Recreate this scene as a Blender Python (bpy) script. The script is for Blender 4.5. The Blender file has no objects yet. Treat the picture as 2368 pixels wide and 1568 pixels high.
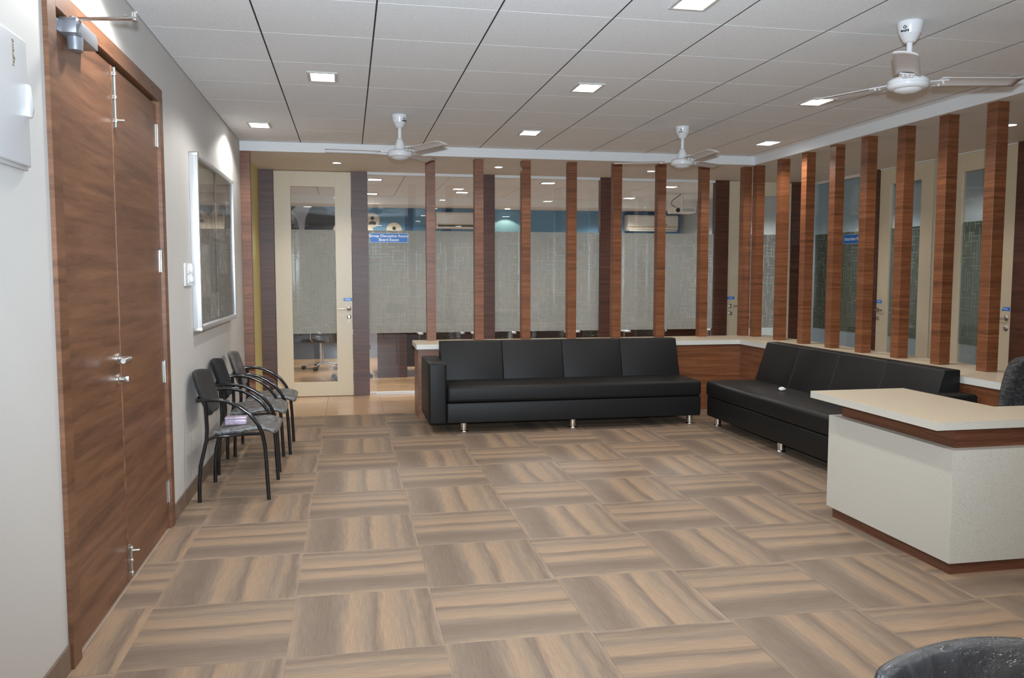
import bpy, bmesh, math, random
from mathutils import Vector, Matrix
random.seed(7)
PI = math.pi
sc = bpy.context.scene
COL = sc.collection

# ------------------------------------------------------------------ camera, world, exposure
YAW, PITCH, ROLL, FPX, CAMH = 0.1957, -0.0774, 0.0004, 1903.76, 1.4413
fwd = Vector((math.sin(YAW) * math.cos(PITCH), math.cos(YAW) * math.cos(PITCH), math.sin(PITCH)))
rgt = Vector((math.cos(YAW), -math.sin(YAW), 0))
upv = rgt.cross(fwd)
r2 = rgt * math.cos(ROLL) + upv * math.sin(ROLL)
u2 = upv * math.cos(ROLL) - rgt * math.sin(ROLL)
cd = bpy.data.cameras.new('camera')
cam = bpy.data.objects.new('camera', cd)
COL.objects.link(cam)
M = Matrix((r2, u2, -fwd)).transposed().to_4x4()
M.translation = Vector((0, 0, CAMH))
cam.matrix_world = M
cd.sensor_width = 36.0
cd.lens = FPX / 2368 * 36.0
cd.clip_start = 0.05
cd.clip_end = 100
sc.camera = cam

sc.view_settings.view_transform = 'Standard'
sc.view_settings.look = 'None'
sc.view_settings.gamma = 1.0
sc.view_settings.use_curve_mapping = False
sc.view_settings.exposure = -0.12
sc.cycles.use_denoising = True
sc.cycles.max_bounces = 8
sc.cycles.transparent_max_bounces = 16

world = bpy.data.worlds.new('world')
sc.world = world
world.use_nodes = True
bg = world.node_tree.nodes['Background']
bg.inputs[0].default_value = (0.78, 0.88, 1.0, 1)
bg.inputs[1].default_value = 0.55

SPOT_W, SOFFIT_W, ROOM_W, FLASH_W = 62.0, 26.0, 190.0, 1450.0

def lamp(name, kind, loc, energy, color=(1, 1, 1), **kw):
    l = bpy.data.lights.new(name, kind)
    l.energy = energy
    l.color = color
    for k, v in kw.items():
        setattr(l, k, v)
    o = bpy.data.objects.new(name, l)
    o.location = loc
    COL.objects.link(o)
    return o

# the photographer's on-camera flash
fl = lamp('camera_flash', 'SPOT', (0.0, -0.02, CAMH + 0.13), FLASH_W, (0.72, 0.87, 1.0), shadow_soft_size=0.03, spot_size=math.radians(92), spot_blend=1.0)
fl.rotation_euler = (math.radians(90 + 4), 0, -YAW)

# ------------------------------------------------------------------ materials
def srgb(r, g, b):
    f = lambda c: (c / 255 / 12.92) if c / 255 <= 0.04045 else ((c / 255 + 0.055) / 1.055) ** 2.4
    return (f(r), f(g), f(b), 1)

class NT:
    def __init__(self, name):
        self.m = bpy.data.materials.new(name)
        self.m.use_nodes = True
        self.t = self.m.node_tree
        self.b = self.t.nodes['Principled BSDF']
        self.out = self.t.nodes['Material Output']
    def n(self, typ, **kw):
        x = self.t.nodes.new(typ)
        for k, v in kw.items():
            if k.startswith('i_'):
                key = k[2:]
                x.inputs[int(key) if key.isdigit() else key].default_value = v
            else:
                setattr(x, k, v)
        return x
    def l(self, a, b):
        self.t.links.new(a, b)
    def math(self, op, a, b=None, c=None):
        x = self.n('ShaderNodeMath', operation=op)
        for i, v in enumerate((a, b, c)):
            if v is None: continue
            if isinstance(v, (int, float)): x.inputs[i].default_value = v
            else: self.l(v, x.inputs[i])
        return x.outputs[0]
    def ramp(self, fac, stops, interp='LINEAR'):
        x = self.n('ShaderNodeValToRGB')
        x.color_ramp.interpolation = interp
        els = x.color_ramp.elements
        while len(els) < len(stops): els.new(0.5)
        for e, (p, c) in zip(els, stops):
            e.position = p
            e.color = c if len(c) == 4 else (*c, 1)
        self.l(fac, x.inputs[0])
        return x.outputs[0]
    def bump(self, h, strength=0.1, dist=0.01):
        x = self.n('ShaderNodeBump')
        x.inputs['Strength'].default_value = strength
        x.inputs['Distance'].default_value = dist
        self.l(h, x.inputs['Height'])
        self.l(x.outputs[0], self.b.inputs['Normal'])
    def set(self, **kw):
        names = dict(col='Base Color', rough='Roughness', metal='Metallic', spec='Specular IOR Level', coat='Coat Weight', coatr='Coat Roughness', emit='Emission Color', emits='Emission Strength', alpha='Alpha')
        for k, v in kw.items():
            self.b.inputs[names[k]].default_value = v
        return self

def plain(name, col, rough=0.5, metal=0.0, spec=0.5, noise=0.0, nscale=60, bump=0.0, **kw):
    t = NT(name).set(col=col, rough=rough, metal=metal, spec=spec, **kw)
    if noise or bump:
        tc = t.n('ShaderNodeTexCoord')
        no = t.n('ShaderNodeTexNoise', i_Scale=nscale, i_Detail=3.0)
        t.l(tc.outputs['Object'], no.inputs['Vector'])
        if noise:
            a = [max(0, c * (1 - noise)) for c in col[:3]]
            b = [min(1, c * (1 + noise)) for c in col[:3]]
            c = t.ramp(no.outputs[0], [(0.3, a), (0.7, b)])
            t.l(c, t.b.inputs['Base Color'])
        if bump:
            t.bump(no.outputs[0], bump, 0.002)
    return t.m

def wood(name, dark, mid, light, rough=0.35, zs=34.0, spec=0.5):
    """horizontal-grain laminate, from world position"""
    t = NT(name).set(rough=rough, spec=spec)
    g = t.n('ShaderNodeNewGeometry')
    oi = t.n('ShaderNodeObjectInfo')
    mp = t.n('ShaderNodeMapping')
    mp.inputs['Scale'].default_value = (1.3, 1.3, zs)
    t.l(g.outputs['Position'], mp.inputs['Vector'])
    off = t.n('ShaderNodeVectorMath', operation='ADD')
    cmb = t.n('ShaderNodeCombineXYZ')
    t.l(t.math('MULTIPLY', oi.outputs['Random'], 37.0), cmb.inputs[2])
    t.l(mp.outputs[0], off.inputs[0]); t.l(cmb.outputs[0], off.inputs[1])
    n1 = t.n('ShaderNodeTexNoise', i_Scale=1.0, i_Detail=5.0, i_Roughness=0.65, i_Distortion=0.6)
    t.l(off.outputs[0], n1.inputs['Vector'])
    mp2 = t.n('ShaderNodeMapping'); mp2.inputs['Scale'].default_value = (14, 14, 260)
    t.l(g.outputs['Position'], mp2.inputs['Vector'])
    n2 = t.n('ShaderNodeTexNoise', i_Scale=1.0, i_Detail=2.0)
    t.l(mp2.outputs[0], n2.inputs['Vector'])
    f = t.math('ADD', t.math('MULTIPLY', n1.outputs[0], 0.75), t.math('MULTIPLY', n2.outputs[0], 0.25))
    c = t.ramp(f, [(0.32, dark), (0.5, mid), (0.68, light)])
    t.l(c, t.b.inputs['Base Color'])
    return t.m

def speckle(name, base, dk, rough=0.45):
    t = NT(name).set(rough=rough)
    g = t.n('ShaderNodeNewGeometry')
    n1 = t.n('ShaderNodeTexNoise', i_Scale=190.0, i_Detail=3.0, i_Roughness=0.8)
    t.l(g.outputs['Position'], n1.inputs['Vector'])
    t.l(t.ramp(n1.outputs[0], [(0.36, dk), (0.52, base), (0.8, base)]), t.b.inputs['Base Color'])
    return t.m

def floor_tile_mat():
    t = NT('wood_look_floor_tile').set(rough=0.5, spec=0.22)
    tc = t.n('ShaderNodeTexCoord')
    oi = t.n('ShaderNodeObjectInfo')
    sx = t.n('ShaderNodeSeparateXYZ')
    t.l(tc.outputs['Object'], sx.inputs[0])
    # slow waviness along the boards
    cmb = t.n('ShaderNodeCombineXYZ')
    t.l(t.math('MULTIPLY', sx.outputs[0], 9.0), cmb.inputs[0])
    t.l(t.math('MULTIPLY', sx.outputs[1], 2.2), cmb.inputs[1])
    t.l(t.math('MULTIPLY', oi.outputs['Random'], 3.0), cmb.inputs[2])
    n1 = t.n('ShaderNodeTexNoise', i_Scale=1.0, i_Detail=3.0)
    t.l(cmb.outputs[0], n1.inputs['Vector'])
    u = t.math('ADD', t.math('DIVIDE', sx.outputs[0], 0.6), 0.5)
    u = t.math('ADD', u, t.math('MULTIPLY', t.math('SUBTRACT', n1.outputs[0], 0.5), 0.10))
    n3 = t.n('ShaderNodeTexNoise', i_Scale=1.0, i_Detail=4.0, i_Roughness=0.6)
    cm3 = t.n('ShaderNodeCombineXYZ')
    t.l(t.math('MULTIPLY', sx.outputs[0], 38.0), cm3.inputs[0]); t.l(t.math('MULTIPLY', sx.outputs[1], 2.6), cm3.inputs[1]); t.l(t.math('MULTIPLY', oi.outputs['Random'], 9.0), cm3.inputs[2])
    t.l(cm3.outputs[0], n3.inputs['Vector'])
    u = t.math('ADD', u, t.math('MULTIPLY', t.math('SUBTRACT', n3.outputs[0], 0.5), 0.16))
    G = srgb(130, 113, 98); D = srgb(118, 101, 87); T = srgb(157, 131, 107); L = srgb(147, 125, 104); P = srgb(152, 130, 111)
    base = t.ramp(u, [(0.0, L), (0.05, G), (0.24, D), (0.33, G), (0.41, T), (0.48, L), (0.54, G), (0.57, D), (0.63, T), (0.74, L), (0.80, G), (0.86, L), (0.94, D), (1.0, P)])
    # fine fibre
    cm2 = t.n('ShaderNodeCombineXYZ')
    t.l(t.math('MULTIPLY', sx.outputs[0], 160.0), cm2.inputs[0])
    t.l(t.math('MULTIPLY', sx.outputs[1], 9.0), cm2.inputs[1])
    n2 = t.n('ShaderNodeTexNoise', i_Scale=1.0, i_Detail=3.0)
    t.l(cm2.outputs[0], n2.inputs['Vector'])
    k = t.math('ADD', t.math('MULTIPLY', n2.outputs[0], 0.60), 0.69)
    k = t.math('MULTIPLY', k, t.math('ADD', t.math('MULTIPLY', oi.outputs['Random'], 0.08), 0.96))
    vm = t.n('ShaderNodeVectorMath', operation='SCALE')
    t.l(base, vm.inputs[0]); t.l(k, vm.inputs['Scale'])
    t.l(vm.outputs[0], t.b.inputs['Base Color'])
    return t.m

def ceil_mat():
    t = NT('ceiling_tile_board').set(rough=0.85, spec=0.2)
    g = t.n('ShaderNodeNewGeometry')
    n1 = t.n('ShaderNodeTexNoise', i_Scale=170.0, i_Detail=2.0, i_Roughness=0.7)
    t.l(g.outputs['Position'], n1.inputs['Vector'])
    t.l(t.ramp(n1.outputs[0], [(0.35, srgb(222, 223, 224)), (0.65, srgb(240, 241, 242))]), t.b.inputs['Base Color'])
    t.bump(n1.outputs[0], 0.25, 0.003)
    return t.m

def glass_mat(name, tint=(0.93, 0.95, 0.95), refl=1.0):
    t = NT(name)
    t.t.nodes.remove(t.b)
    tr = t.n('ShaderNodeBsdfTransparent'); tr.inputs[0].default_value = (*tint, 1)
    gl = t.n('ShaderNodeBsdfGlossy'); gl.inputs['Roughness'].default_value = 0.0; gl.inputs[0].default_value = (refl, refl, refl, 1)
    fr = t.n('ShaderNodeFresnel')
    g = t.n('ShaderNodeNewGeometry')     # the pane is not refracted through, so both faces reflect as air to glass
    t.l(t.math('SUBTRACT', 1.5, t.math('MULTIPLY', g.outputs['Backfacing'], 1.5 - 1 / 1.5)), fr.inputs[0])
    mx = t.n('ShaderNodeMixShader')
    t.l(fr.outputs[0], mx.inputs[0]); t.l(tr.outputs[0], mx.inputs[1]); t.l(gl.outputs[0], mx.inputs[2])
    t.l(mx.outputs[0], t.out.inputs[0])
    return t.m

def film_mat(name, col, axis, dens=1.0, lines=True):
    """frosted film printed with short crossing clear strokes; axis 0: runs along x, 1: along y"""
    t = NT(name)
    t.t.nodes.remove(t.b)
    g = t.n('ShaderNodeNewGeometry')
    s = t.n('ShaderNodeSeparateXYZ')
    t.l(g.outputs['Position'], s.inputs[0])
    u, v = s.outputs[axis], s.outputs[2]
    def strokes(a, b, pitch, seg, w, keep, seed):
        ca = t.math('DIVIDE', a, pitch)
        ia = t.math('FLOOR', ca)
        wn = t.n('ShaderNodeTexWhiteNoise', noise_dimensions='2D')
        cv = t.n('ShaderNodeCombineXYZ'); t.l(ia, cv.inputs[0]); cv.inputs[1].default_value = seed
        t.l(cv.outputs[0], wn.inputs['Vector'])
        jit = t.math('MULTIPLY', t.math('SUBTRACT', wn.outputs[0], 0.5), 0.5)
        d = t.math('ABSOLUTE', t.math('ADD', t.math('SUBTRACT', t.math('FRACT', ca), 0.5), jit))
        line = t.math('LESS_THAN', d, w / pitch * 0.5)
        cb = t.math('ADD', t.math('DIVIDE', b, seg), t.math('MULTIPLY', wn.outputs[0], 7.3))
        wn2 = t.n('ShaderNodeTexWhiteNoise', noise_dimensions='2D')
        cv2 = t.n('ShaderNodeCombineXYZ'); t.l(ia, cv2.inputs[0]); t.l(t.math('FLOOR', cb), cv2.inputs[1])
        t.l(cv2.outputs[0], wn2.inputs['Vector'])
        on = t.math('LESS_THAN', wn2.outputs[0], keep)
        return t.math('MULTIPLY', line, on)
    df = t.n('ShaderNodeBsdfDiffuse'); df.inputs[0].default_value = col
    tl = t.n('ShaderNodeBsdfTranslucent'); tl.inputs[0].default_value = col
    m1 = t.n('ShaderNodeMixShader'); m1.inputs[0].default_value = 0.40
    t.l(df.outputs[0], m1.inputs[1]); t.l(tl.outputs[0], m1.inputs[2])
    tr = t.n('ShaderNodeBsdfTransparent'); tr.inputs[0].default_value = (0.95, 0.95, 0.95, 1)
    m2 = t.n('ShaderNodeMixShader')
    if lines:
        a = strokes(u, v, 0.034, 0.085, 0.0046, 0.5, 3.1)
        b = strokes(v, u, 0.040, 0.075, 0.0042, 0.36, 9.7)
        k = t.math('MAXIMUM', a, b)
        fac = t.math('SUBTRACT', dens, t.math('MULTIPLY', k, dens * 0.7))
        t.l(fac, m2.inputs[0])
    else:
        m2.inputs[0].default_value = dens
    t.l(tr.outputs[0], m2.inputs[1]); t.l(m1.outputs[0], m2.inputs[2])
    t.l(m2.outputs[0], t.out.inputs[0])
    return t.m

def wrapped(name, base, rough=0.18, scale=22.0, strength=0.8, stretch=(1, 1, 1), painted_sheen=0.0):
    """dark upholstery under crinkled clear plastic"""
    t = NT(name).set(col=base, rough=0.45, coat=1.0, coatr=rough, spec=0.6)
    tc = t.n('ShaderNodeTexCoord')
    mp = t.n('ShaderNodeMapping'); mp.inputs['Scale'].default_value = stretch
    t.l(tc.outputs['Object'], mp.inputs['Vector'])
    n1 = t.n('ShaderNodeTexNoise', i_Scale=scale, i_Detail=5.0, i_Roughness=0.62, i_Distortion=1.2)
    t.l(mp.outputs[0], n1.inputs['Vector'])
    bp = t.n('ShaderNodeBump'); bp.inputs['Strength'].default_value = strength; bp.inputs['Distance'].default_value = 0.05
    t.l(n1.outputs[0], bp.inputs['Height'])
    t.l(bp.outputs[0], t.b.inputs['Coat Normal'])
    if strength >= 1.0 and painted_sheen < 0.1: t.l(bp.outputs[0], t.b.inputs['Normal'])
    if painted_sheen:
        hz = [min(1, c + painted_sheen) for c in base[:3]]
        t.l(t.ramp(n1.outputs[0], [(0.42, base), (0.75, hz)]), t.b.inputs['Base Color'])  # sheen of the plastic creases painted as paler noise bands in base colour
    return t.m

def emit(name, col, strength):
    t = NT(name).set(col=(0.8, 0.8, 0.8, 1), rough=0.5, emit=col, emits=strength)
    return t.m

def print_mat(name, paper, ink, axis=1, rows=90.0):
    """a printed sheet: rows of grey text-like dashes in columns"""
    t = NT(name).set(rough=0.7)
    tc = t.n('ShaderNodeTexCoord'); s = t.n('ShaderNodeSeparateXYZ')
    t.l(tc.outputs['Object'], s.inputs[0])
    row = t.math('FRACT', t.math('MULTIPLY', s.outputs[2], rows))
    line = t.math('LESS_THAN', row, 0.55)
    n = t.n('ShaderNodeTexNoise', i_Scale=1.0, i_Detail=1.0)
    cv = t.n('ShaderNodeCombineXYZ')
    t.l(t.math('MULTIPLY', s.outputs[axis], 130.0), cv.inputs[0])
    t.l(t.math('FLOOR', t.math('MULTIPLY', s.outputs[2], rows)), cv.inputs[1])
    t.l(cv.outputs[0], n.inputs['Vector'])
    dash = t.math('GREATER_THAN', n.outputs[0], 0.45)
    n2 = t.n('ShaderNodeTexNoise', i_Scale=9.0, i_Detail=1.0)
    t.l(tc.outputs['Object'], n2.inputs['Vector'])
    blk = t.math('GREATER_THAN', n2.outputs[0], 0.43)
    k = t.math('MULTIPLY', t.math('MULTIPLY', line, dash), blk)
    t.l(t.ramp(k, [(0.0, paper), (1.0, ink)]), t.b.inputs['Base Color'])
    return t.m

MAT = {}
MAT['wall'] = plain('cream_wall_paint', srgb(202, 199, 195), 0.6, noise=0.015, nscale=3)
MAT['white'] = plain('white_paint', srgb(222, 222, 222), 0.5)
MAT['soffit'] = plain('soffit_paint', srgb(226, 219, 210), 0.7, noise=0.02, nscale=4)
MAT['yellow'] = plain('pale_yellow_paint', srgb(214, 203, 142), 0.6)
MAT['wood'] = wood('brown_laminate', srgb(83, 49, 29), srgb(119, 72, 45), srgb(144, 92, 60))
MAT['doorwood'] = wood('door_laminate', srgb(80, 52, 35), srgb(112, 75, 52), srgb(132, 92, 66), rough=0.4, zs=20.0)
MAT['dark_shaded_wood'] = wood('dark_and_shaded_laminate', srgb(58, 34, 25), srgb(84, 50, 37), srgb(106, 66, 48), rough=0.4)  # tables' dark wood; on pilasters, their weaker light put into the laminate colour
MAT['deskwood'] = wood('desk_brown_laminate', srgb(66, 38, 26), srgb(96, 58, 40), srgb(116, 74, 53))
MAT['cream'] = speckle('cream_speckled_laminate', srgb(216, 200, 172), srgb(198, 180, 150), 0.35)
MAT['desk'] = speckle('pale_speckled_laminate', srgb(190, 185, 174), srgb(170, 165, 154), 0.4)
MAT['ledge'] = speckle('ledge_laminate', srgb(208, 193, 170), srgb(190, 174, 150), 0.35)
MAT['edge'] = speckle('ledge_edge_band', srgb(214, 212, 204), srgb(198, 194, 186), 0.4)
MAT['tile'] = floor_tile_mat()
MAT['grout'] = plain('grout', srgb(176, 152, 132), 0.8)
MAT['beige'] = plain('beige_vitrified_tile', srgb(190, 152, 112), 0.22, noise=0.04, nscale=7)
MAT['beigegrout'] = plain('beige_grout', srgb(140, 105, 76), 0.8)
MAT['skirting'] = plain('skirting_tile', srgb(116, 98, 84), 0.35, noise=0.15, nscale=9)
MAT['ceil'] = ceil_mat()
MAT['gap'] = plain('dark_void', srgb(46, 44, 42), 0.9)
MAT['gridbar'] = plain('grid_bar', srgb(150, 150, 150), 0.5)
MAT['black'] = plain('black_gloss_tube', (0.006, 0.006, 0.007, 1), 0.16, spec=0.6)
MAT['blackplastic'] = plain('black_plastic', (0.012, 0.012, 0.013, 1), 0.4)
MAT['leather'] = plain('black_leatherette', srgb(25, 24, 24), 0.5, spec=0.26, bump=0.15, nscale=420)
MAT['fabric'] = plain('charcoal_fabric', srgb(42, 39, 37), 0.85, noise=0.2, nscale=300)
MAT['blackfabric'] = plain('black_fabric', srgb(22, 21, 23), 0.85)
MAT['chrome'] = plain('chrome', (0.85, 0.83, 0.8, 1), 0.12, 1.0)
MAT['steel'] = plain('brushed_steel', (0.62, 0.6, 0.57, 1), 0.32, 1.0)
MAT['alu'] = plain('satin_aluminium', (0.74, 0.76, 0.79, 1), 0.38, 0.85)
MAT['closer'] = plain('silver_painted_casting', srgb(150, 152, 158), 0.35, 0.6)
MAT['fanwhite'] = plain('white_enamel', srgb(216, 214, 214), 0.2, spec=0.6)
MAT['blade'] = plain('white_fan_blade', srgb(206, 200, 198), 0.3)
MAT['plasticwhite'] = plain('white_plastic', srgb(214, 215, 217), 0.3)
MAT['catch'] = plain('bright_white_plastic', srgb(240, 243, 246), 0.25)
MAT['blue'] = plain('sign_blue', srgb(40, 122, 214), 0.4)
MAT['signedge'] = plain('sign_border', srgb(205, 215, 230), 0.4)
MAT['ink'] = plain('dark_ink', srgb(40, 42, 46), 0.5)
MAT['gold'] = plain('dull_gold_ink', srgb(120, 104, 70), 0.45)
MAT['glass'] = glass_mat('clear_glass')
MAT['boardglass'] = glass_mat('board_glass', (0.97, 0.97, 0.97), 0.6)
MAT['coolglass'] = glass_mat('grey_glass', (0.90, 0.93, 0.94))
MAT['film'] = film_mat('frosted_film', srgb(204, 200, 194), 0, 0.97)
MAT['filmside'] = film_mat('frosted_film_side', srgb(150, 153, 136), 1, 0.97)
MAT['wrap'] = wrapped('wrapped_grey_seat', srgb(62, 60, 60), 0.12, 26.0, 1.0, painted_sheen=0.22)
MAT['wrapback'] = wrapped('wrapped_back', srgb(48, 45, 43), 0.2, 14.0, 0.7, (3.0, 3.0, 0.5), painted_sheen=0.10)
MAT['wrapblack'] = wrapped('crinkled_plastic_over_black', srgb(28, 29, 34), 0.13, 26.0, 1.0, (1, 1, 2.0), painted_sheen=0.07)
MAT['wrapfg'] = wrapped('stretched_plastic_over_grey', srgb(40, 43, 48), 0.16, 9.0, 0.5, (3.0, 1.0, 0.5), painted_sheen=0.06)
MAT['led'] = emit('led_diffuser', (1.0, 0.98, 0.95, 1), 14.0)
MAT['spotled'] = emit('warm_led_lens', (1.0, 0.93, 0.82, 1), 12.0)
MAT['lightframe'] = plain('light_frame', srgb(196, 192, 186), 0.4)
MAT['bluewall'] = plain('blue_mural_paint', srgb(96, 138, 166), 0.6, noise=0.06, nscale=2)
MAT['blueband'] = plain('deep_blue_mural_paint', srgb(62, 96, 128), 0.6)
MAT['charcoalprint'] = plain('charcoal_mural_paint', srgb(72, 72, 78), 0.6, noise=0.06, nscale=3)
MAT['greyprint'] = plain('pale_grey_mural_paint', srgb(170, 172, 178), 0.6)
MAT['creamprint'] = plain('cream_mural_paint', srgb(216, 202, 180), 0.6)
MAT['greywall'] = plain('grey_dado_paint', srgb(122, 120, 128), 0.7)
MAT['roomwall'] = plain('pale_blue_room_paint', srgb(172, 180, 182), 0.7)
MAT['acwhite'] = plain('air_conditioner_white', srgb(226, 218, 208), 0.35)
MAT['acgold'] = plain('gold_trim', srgb(186, 150, 100), 0.35)
MAT['paper'] = print_mat('printed_sheet', srgb(226, 221, 213), srgb(140, 136, 132))
MAT['paperdark'] = print_mat('printed_grey_sheet', srgb(182, 176, 170), srgb(116, 112, 108), rows=60)
MAT['felt'] = plain('grey_brown_pinboard', srgb(156, 146, 138), 0.9, noise=0.08, nscale=40)
MAT['boxpink'] = plain('lavender_floral_card', srgb(176, 158, 176), 0.35, noise=0.25, nscale=45, coat=0.6)
MAT['tissue'] = plain('white_tissue', srgb(232, 230, 226), 0.8)

# ------------------------------------------------------------------ mesh building
WL = {}      # world origin of each object built unrotated

class MB:
    def __init__(self):
        self.bm = bmesh.new()
    def box(self, x0, x1, y0, y1, z0, z1, bevel=0.0, seg=2):
        x0, x1 = min(x0, x1), max(x0, x1); y0, y1 = min(y0, y1), max(y0, y1); z0, z1 = min(z0, z1), max(z0, z1)
        v = [self.bm.verts.new(p) for p in ((x0, y0, z0), (x1, y0, z0), (x1, y1, z0), (x0, y1, z0), (x0, y0, z1), (x1, y0, z1), (x1, y1, z1), (x0, y1, z1))]
        fs = [self.bm.faces.new([v[i] for i in f]) for f in ((0, 3, 2, 1), (4, 5, 6, 7), (0, 1, 5, 4), (1, 2, 6, 5), (2, 3, 7, 6), (3, 0, 4, 7))]
        if bevel:
            es = list({e for f in fs for e in f.edges})
            bmesh.ops.bevel(self.bm, geom=es, offset=bevel, segments=seg, affect='EDGES', profile=0.5)
        return self
    def hexa(self, pts, bevel=0.0, seg=2):
        v = [self.bm.verts.new(p) for p in pts]
        fs = [self.bm.faces.new([v[i] for i in f]) for f in ((0, 3, 2, 1), (4, 5, 6, 7), (0, 1, 5, 4), (1, 2, 6, 5), (2, 3, 7, 6), (3, 0, 4, 7))]
        if bevel:
            es = list({e for f in fs for e in f.edges})
            bmesh.ops.bevel(self.bm, geom=es, offset=bevel, segments=seg, affect='EDGES', profile=0.5)
        return self
    def prism(self, poly, a0, a1, axis=2, bevel=0.0, seg=2):
        """polygon in the two other axes (order xy, xz or yz), extruded along axis"""
        def P(p, a):
            return {2: (p[0], p[1], a), 1: (p[0], a, p[1]), 0: (a, p[0], p[1])}[axis]
        lo = [self.bm.verts.new(P(p, a0)) for p in poly]
        hi = [self.bm.verts.new(P(p, a1)) for p in poly]
        n = len(poly)
        fs = [self.bm.faces.new(lo[::-1]), self.bm.faces.new(hi)]
        for i in range(n):
            fs.append(self.bm.faces.new((lo[i], lo[(i + 1) % n], hi[(i + 1) % n], hi[i])))
        if bevel:
            es = list({e for f in fs for e in f.edges})
            bmesh.ops.bevel(self.bm, geom=es, offset=bevel, segments=seg, affect='EDGES', profile=0.5)
        return self
    def tube(self, path, r, n=10, cap=True):
        pts = [Vector(p) for p in path]
        rs = r if isinstance(r, (list, tuple)) else [r] * len(pts)
        rings = []
        ref = None
        for i, p in enumerate(pts):
            d = (pts[min(i + 1, len(pts) - 1)] - pts[max(i - 1, 0)]).normalized()
            if ref is None:
                ref = Vector((0, 0, 1)) if abs(d.z) < 0.9 else Vector((0, 1, 0))
            a = d.cross(ref).normalized(); b = a.cross(d).normalized(); ref = b
            rings.append([self.bm.verts.new(p + (a * math.cos(2 * PI * k / n) + b * math.sin(2 * PI * k / n)) * rs[i]) for k in range(n)])
        for A, B in zip(rings, rings[1:]):
            for k in range(n):
                self.bm.faces.new((A[k], A[(k + 1) % n], B[(k + 1) % n], B[k]))
        if cap:
            self.bm.faces.new(rings[0][::-1]); self.bm.faces.new(rings[-1])
        return self
    def lathe(self, prof, c=(0, 0, 0), n=24, axis=2):
        """profile [(r, h)] revolved about the axis through c"""
        def P(r, h, k):
            a = 2 * PI * k / n
            u, v = r * math.cos(a), r * math.sin(a)
            q = {2: (u, v, h), 0: (h, u, v), 1: (u, h, v)}[axis]
            return (q[0] + c[0], q[1] + c[1], q[2] + c[2])
        rings = []
        for r, h in prof:
            if r < 1e-6: rings.append([self.bm.verts.new(P(0, h, 0))])
            else: rings.append([self.bm.verts.new(P(r, h, k)) for k in range(n)])
        for A, B in zip(rings, rings[1:]):
            for k in range(n):
                k2 = (k + 1) % n
                if len(A) == 1 and len(B) == 1: continue
                if len(A) == 1: self.bm.faces.new((A[0], B[k2], B[k]))
                elif len(B) == 1: self.bm.faces.new((A[k], A[k2], B[0]))
                else: self.bm.faces.new((A[k], A[k2], B[k2], B[k]))
        for R in (rings[0], rings[-1]):
            if len(R) > 1:
                self.bm.faces.new(R)
        return self
    def grid(self, f, nu, nv):
        vs = [[self.bm.verts.new(f(i / nu, j / nv)) for i in range(nu + 1)] for j in range(nv + 1)]
        for j in range(nv):
            for i in range(nu):
                self.bm.faces.new((vs[j][i], vs[j][i + 1], vs[j + 1][i + 1], vs[j + 1][i]))
        return self
    def mapv(self, f):
        for v in self.bm.verts: v.co = Vector(f(v.co))
        return self
    def build(self, name, mat, parent=None, smooth=False, origin=None, subsurf=0, solid=0.0, angle=40):
        bmesh.ops.recalc_face_normals(self.bm, faces=self.bm.faces)
        if origin is None:
            xs = [v.co for v in self.bm.verts]
            lo = Vector([min(c[i] for c in xs) for i in range(3)]); hi = Vector([max(c[i] for c in xs) for i in range(3)])
            origin = (lo + hi) / 2
        origin = Vector(origin)
        for v in self.bm.verts: v.co -= origin
        me = bpy.data.meshes.new(name)
        self.bm.to_mesh(me); self.bm.free()
        me.materials.append(MAT[mat] if isinstance(mat, str) else mat)
        o = bpy.data.objects.new(name, me)
        COL.objects.link(o)
        if smooth:
            me.polygons.foreach_set('use_smooth', [True] * len(me.polygons))
            me.set_sharp_from_angle(angle=math.radians(angle))
        if parent is not None:
            o.parent = parent
            o.location = origin - WL[parent.name]
        else:
            o.location = origin
        WL[o.name] = origin.copy()
        if solid:
            m = o.modifiers.new('thickness', 'SOLIDIFY'); m.thickness = solid; m.offset = 0
        if subsurf:
            m = o.modifiers.new('rounding', 'SUBSURF'); m.levels = subsurf; m.render_levels = subsurf
        return o

def empty(name, loc, label=None, cat=None, group=None, kind=None):
    o = bpy.data.objects.new(name, None)
    o.empty_display_size = 0.1
    COL.objects.link(o)
    o.location = loc
    WL[o.name] = Vector(loc)
    return tag(o, label, cat, group, kind)

def tag(o, label=None, cat=None, group=None, kind=None):
    if label: o['label'] = label
    if cat: o['category'] = cat
    if group: o['group'] = group
    if kind: o['kind'] = kind
    return o

def struct(o, label):
    return tag(o, label, None, None, 'structure')

def copy_tree(o, parent=None):
    c = o.copy()
    COL.objects.link(c)
    if parent is not None: c.parent = parent
    for ch in list(o.children): copy_tree(ch, c)
    return c

def text(name, body, loc, size, mat, parent, rot, align='CENTER', extrude=0.0006, xscale=1.0, bold=0.0):
    cu = bpy.data.curves.new(name, 'FONT')
    cu.body = body; cu.size = size; cu.align_x = align; cu.align_y = 'CENTER'; cu.extrude = extrude; cu.offset = bold
    cu.materials.append(MAT[mat])
    cu.resolution_u = 3
    tmp = bpy.data.objects.new('temporary', cu)
    COL.objects.link(tmp)
    bpy.context.view_layer.update()
    me = bpy.data.meshes.new_from_object(tmp.evaluated_get(bpy.context.evaluated_depsgraph_get()))
    bpy.data.objects.remove(tmp); bpy.data.curves.remove(cu)
    o = bpy.data.objects.new(name, me)
    COL.objects.link(o)
    o.rotation_euler = rot
    o.scale = (xscale, 1, 1)
    o.parent = parent
    o.location = Vector(loc) - WL[parent.name]
    return o

def disc_prof(r, h0, h1, b=0.003):
    return [(r, h0), (r, h1 - b), (r - b, h1), (0, h1)]

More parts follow.
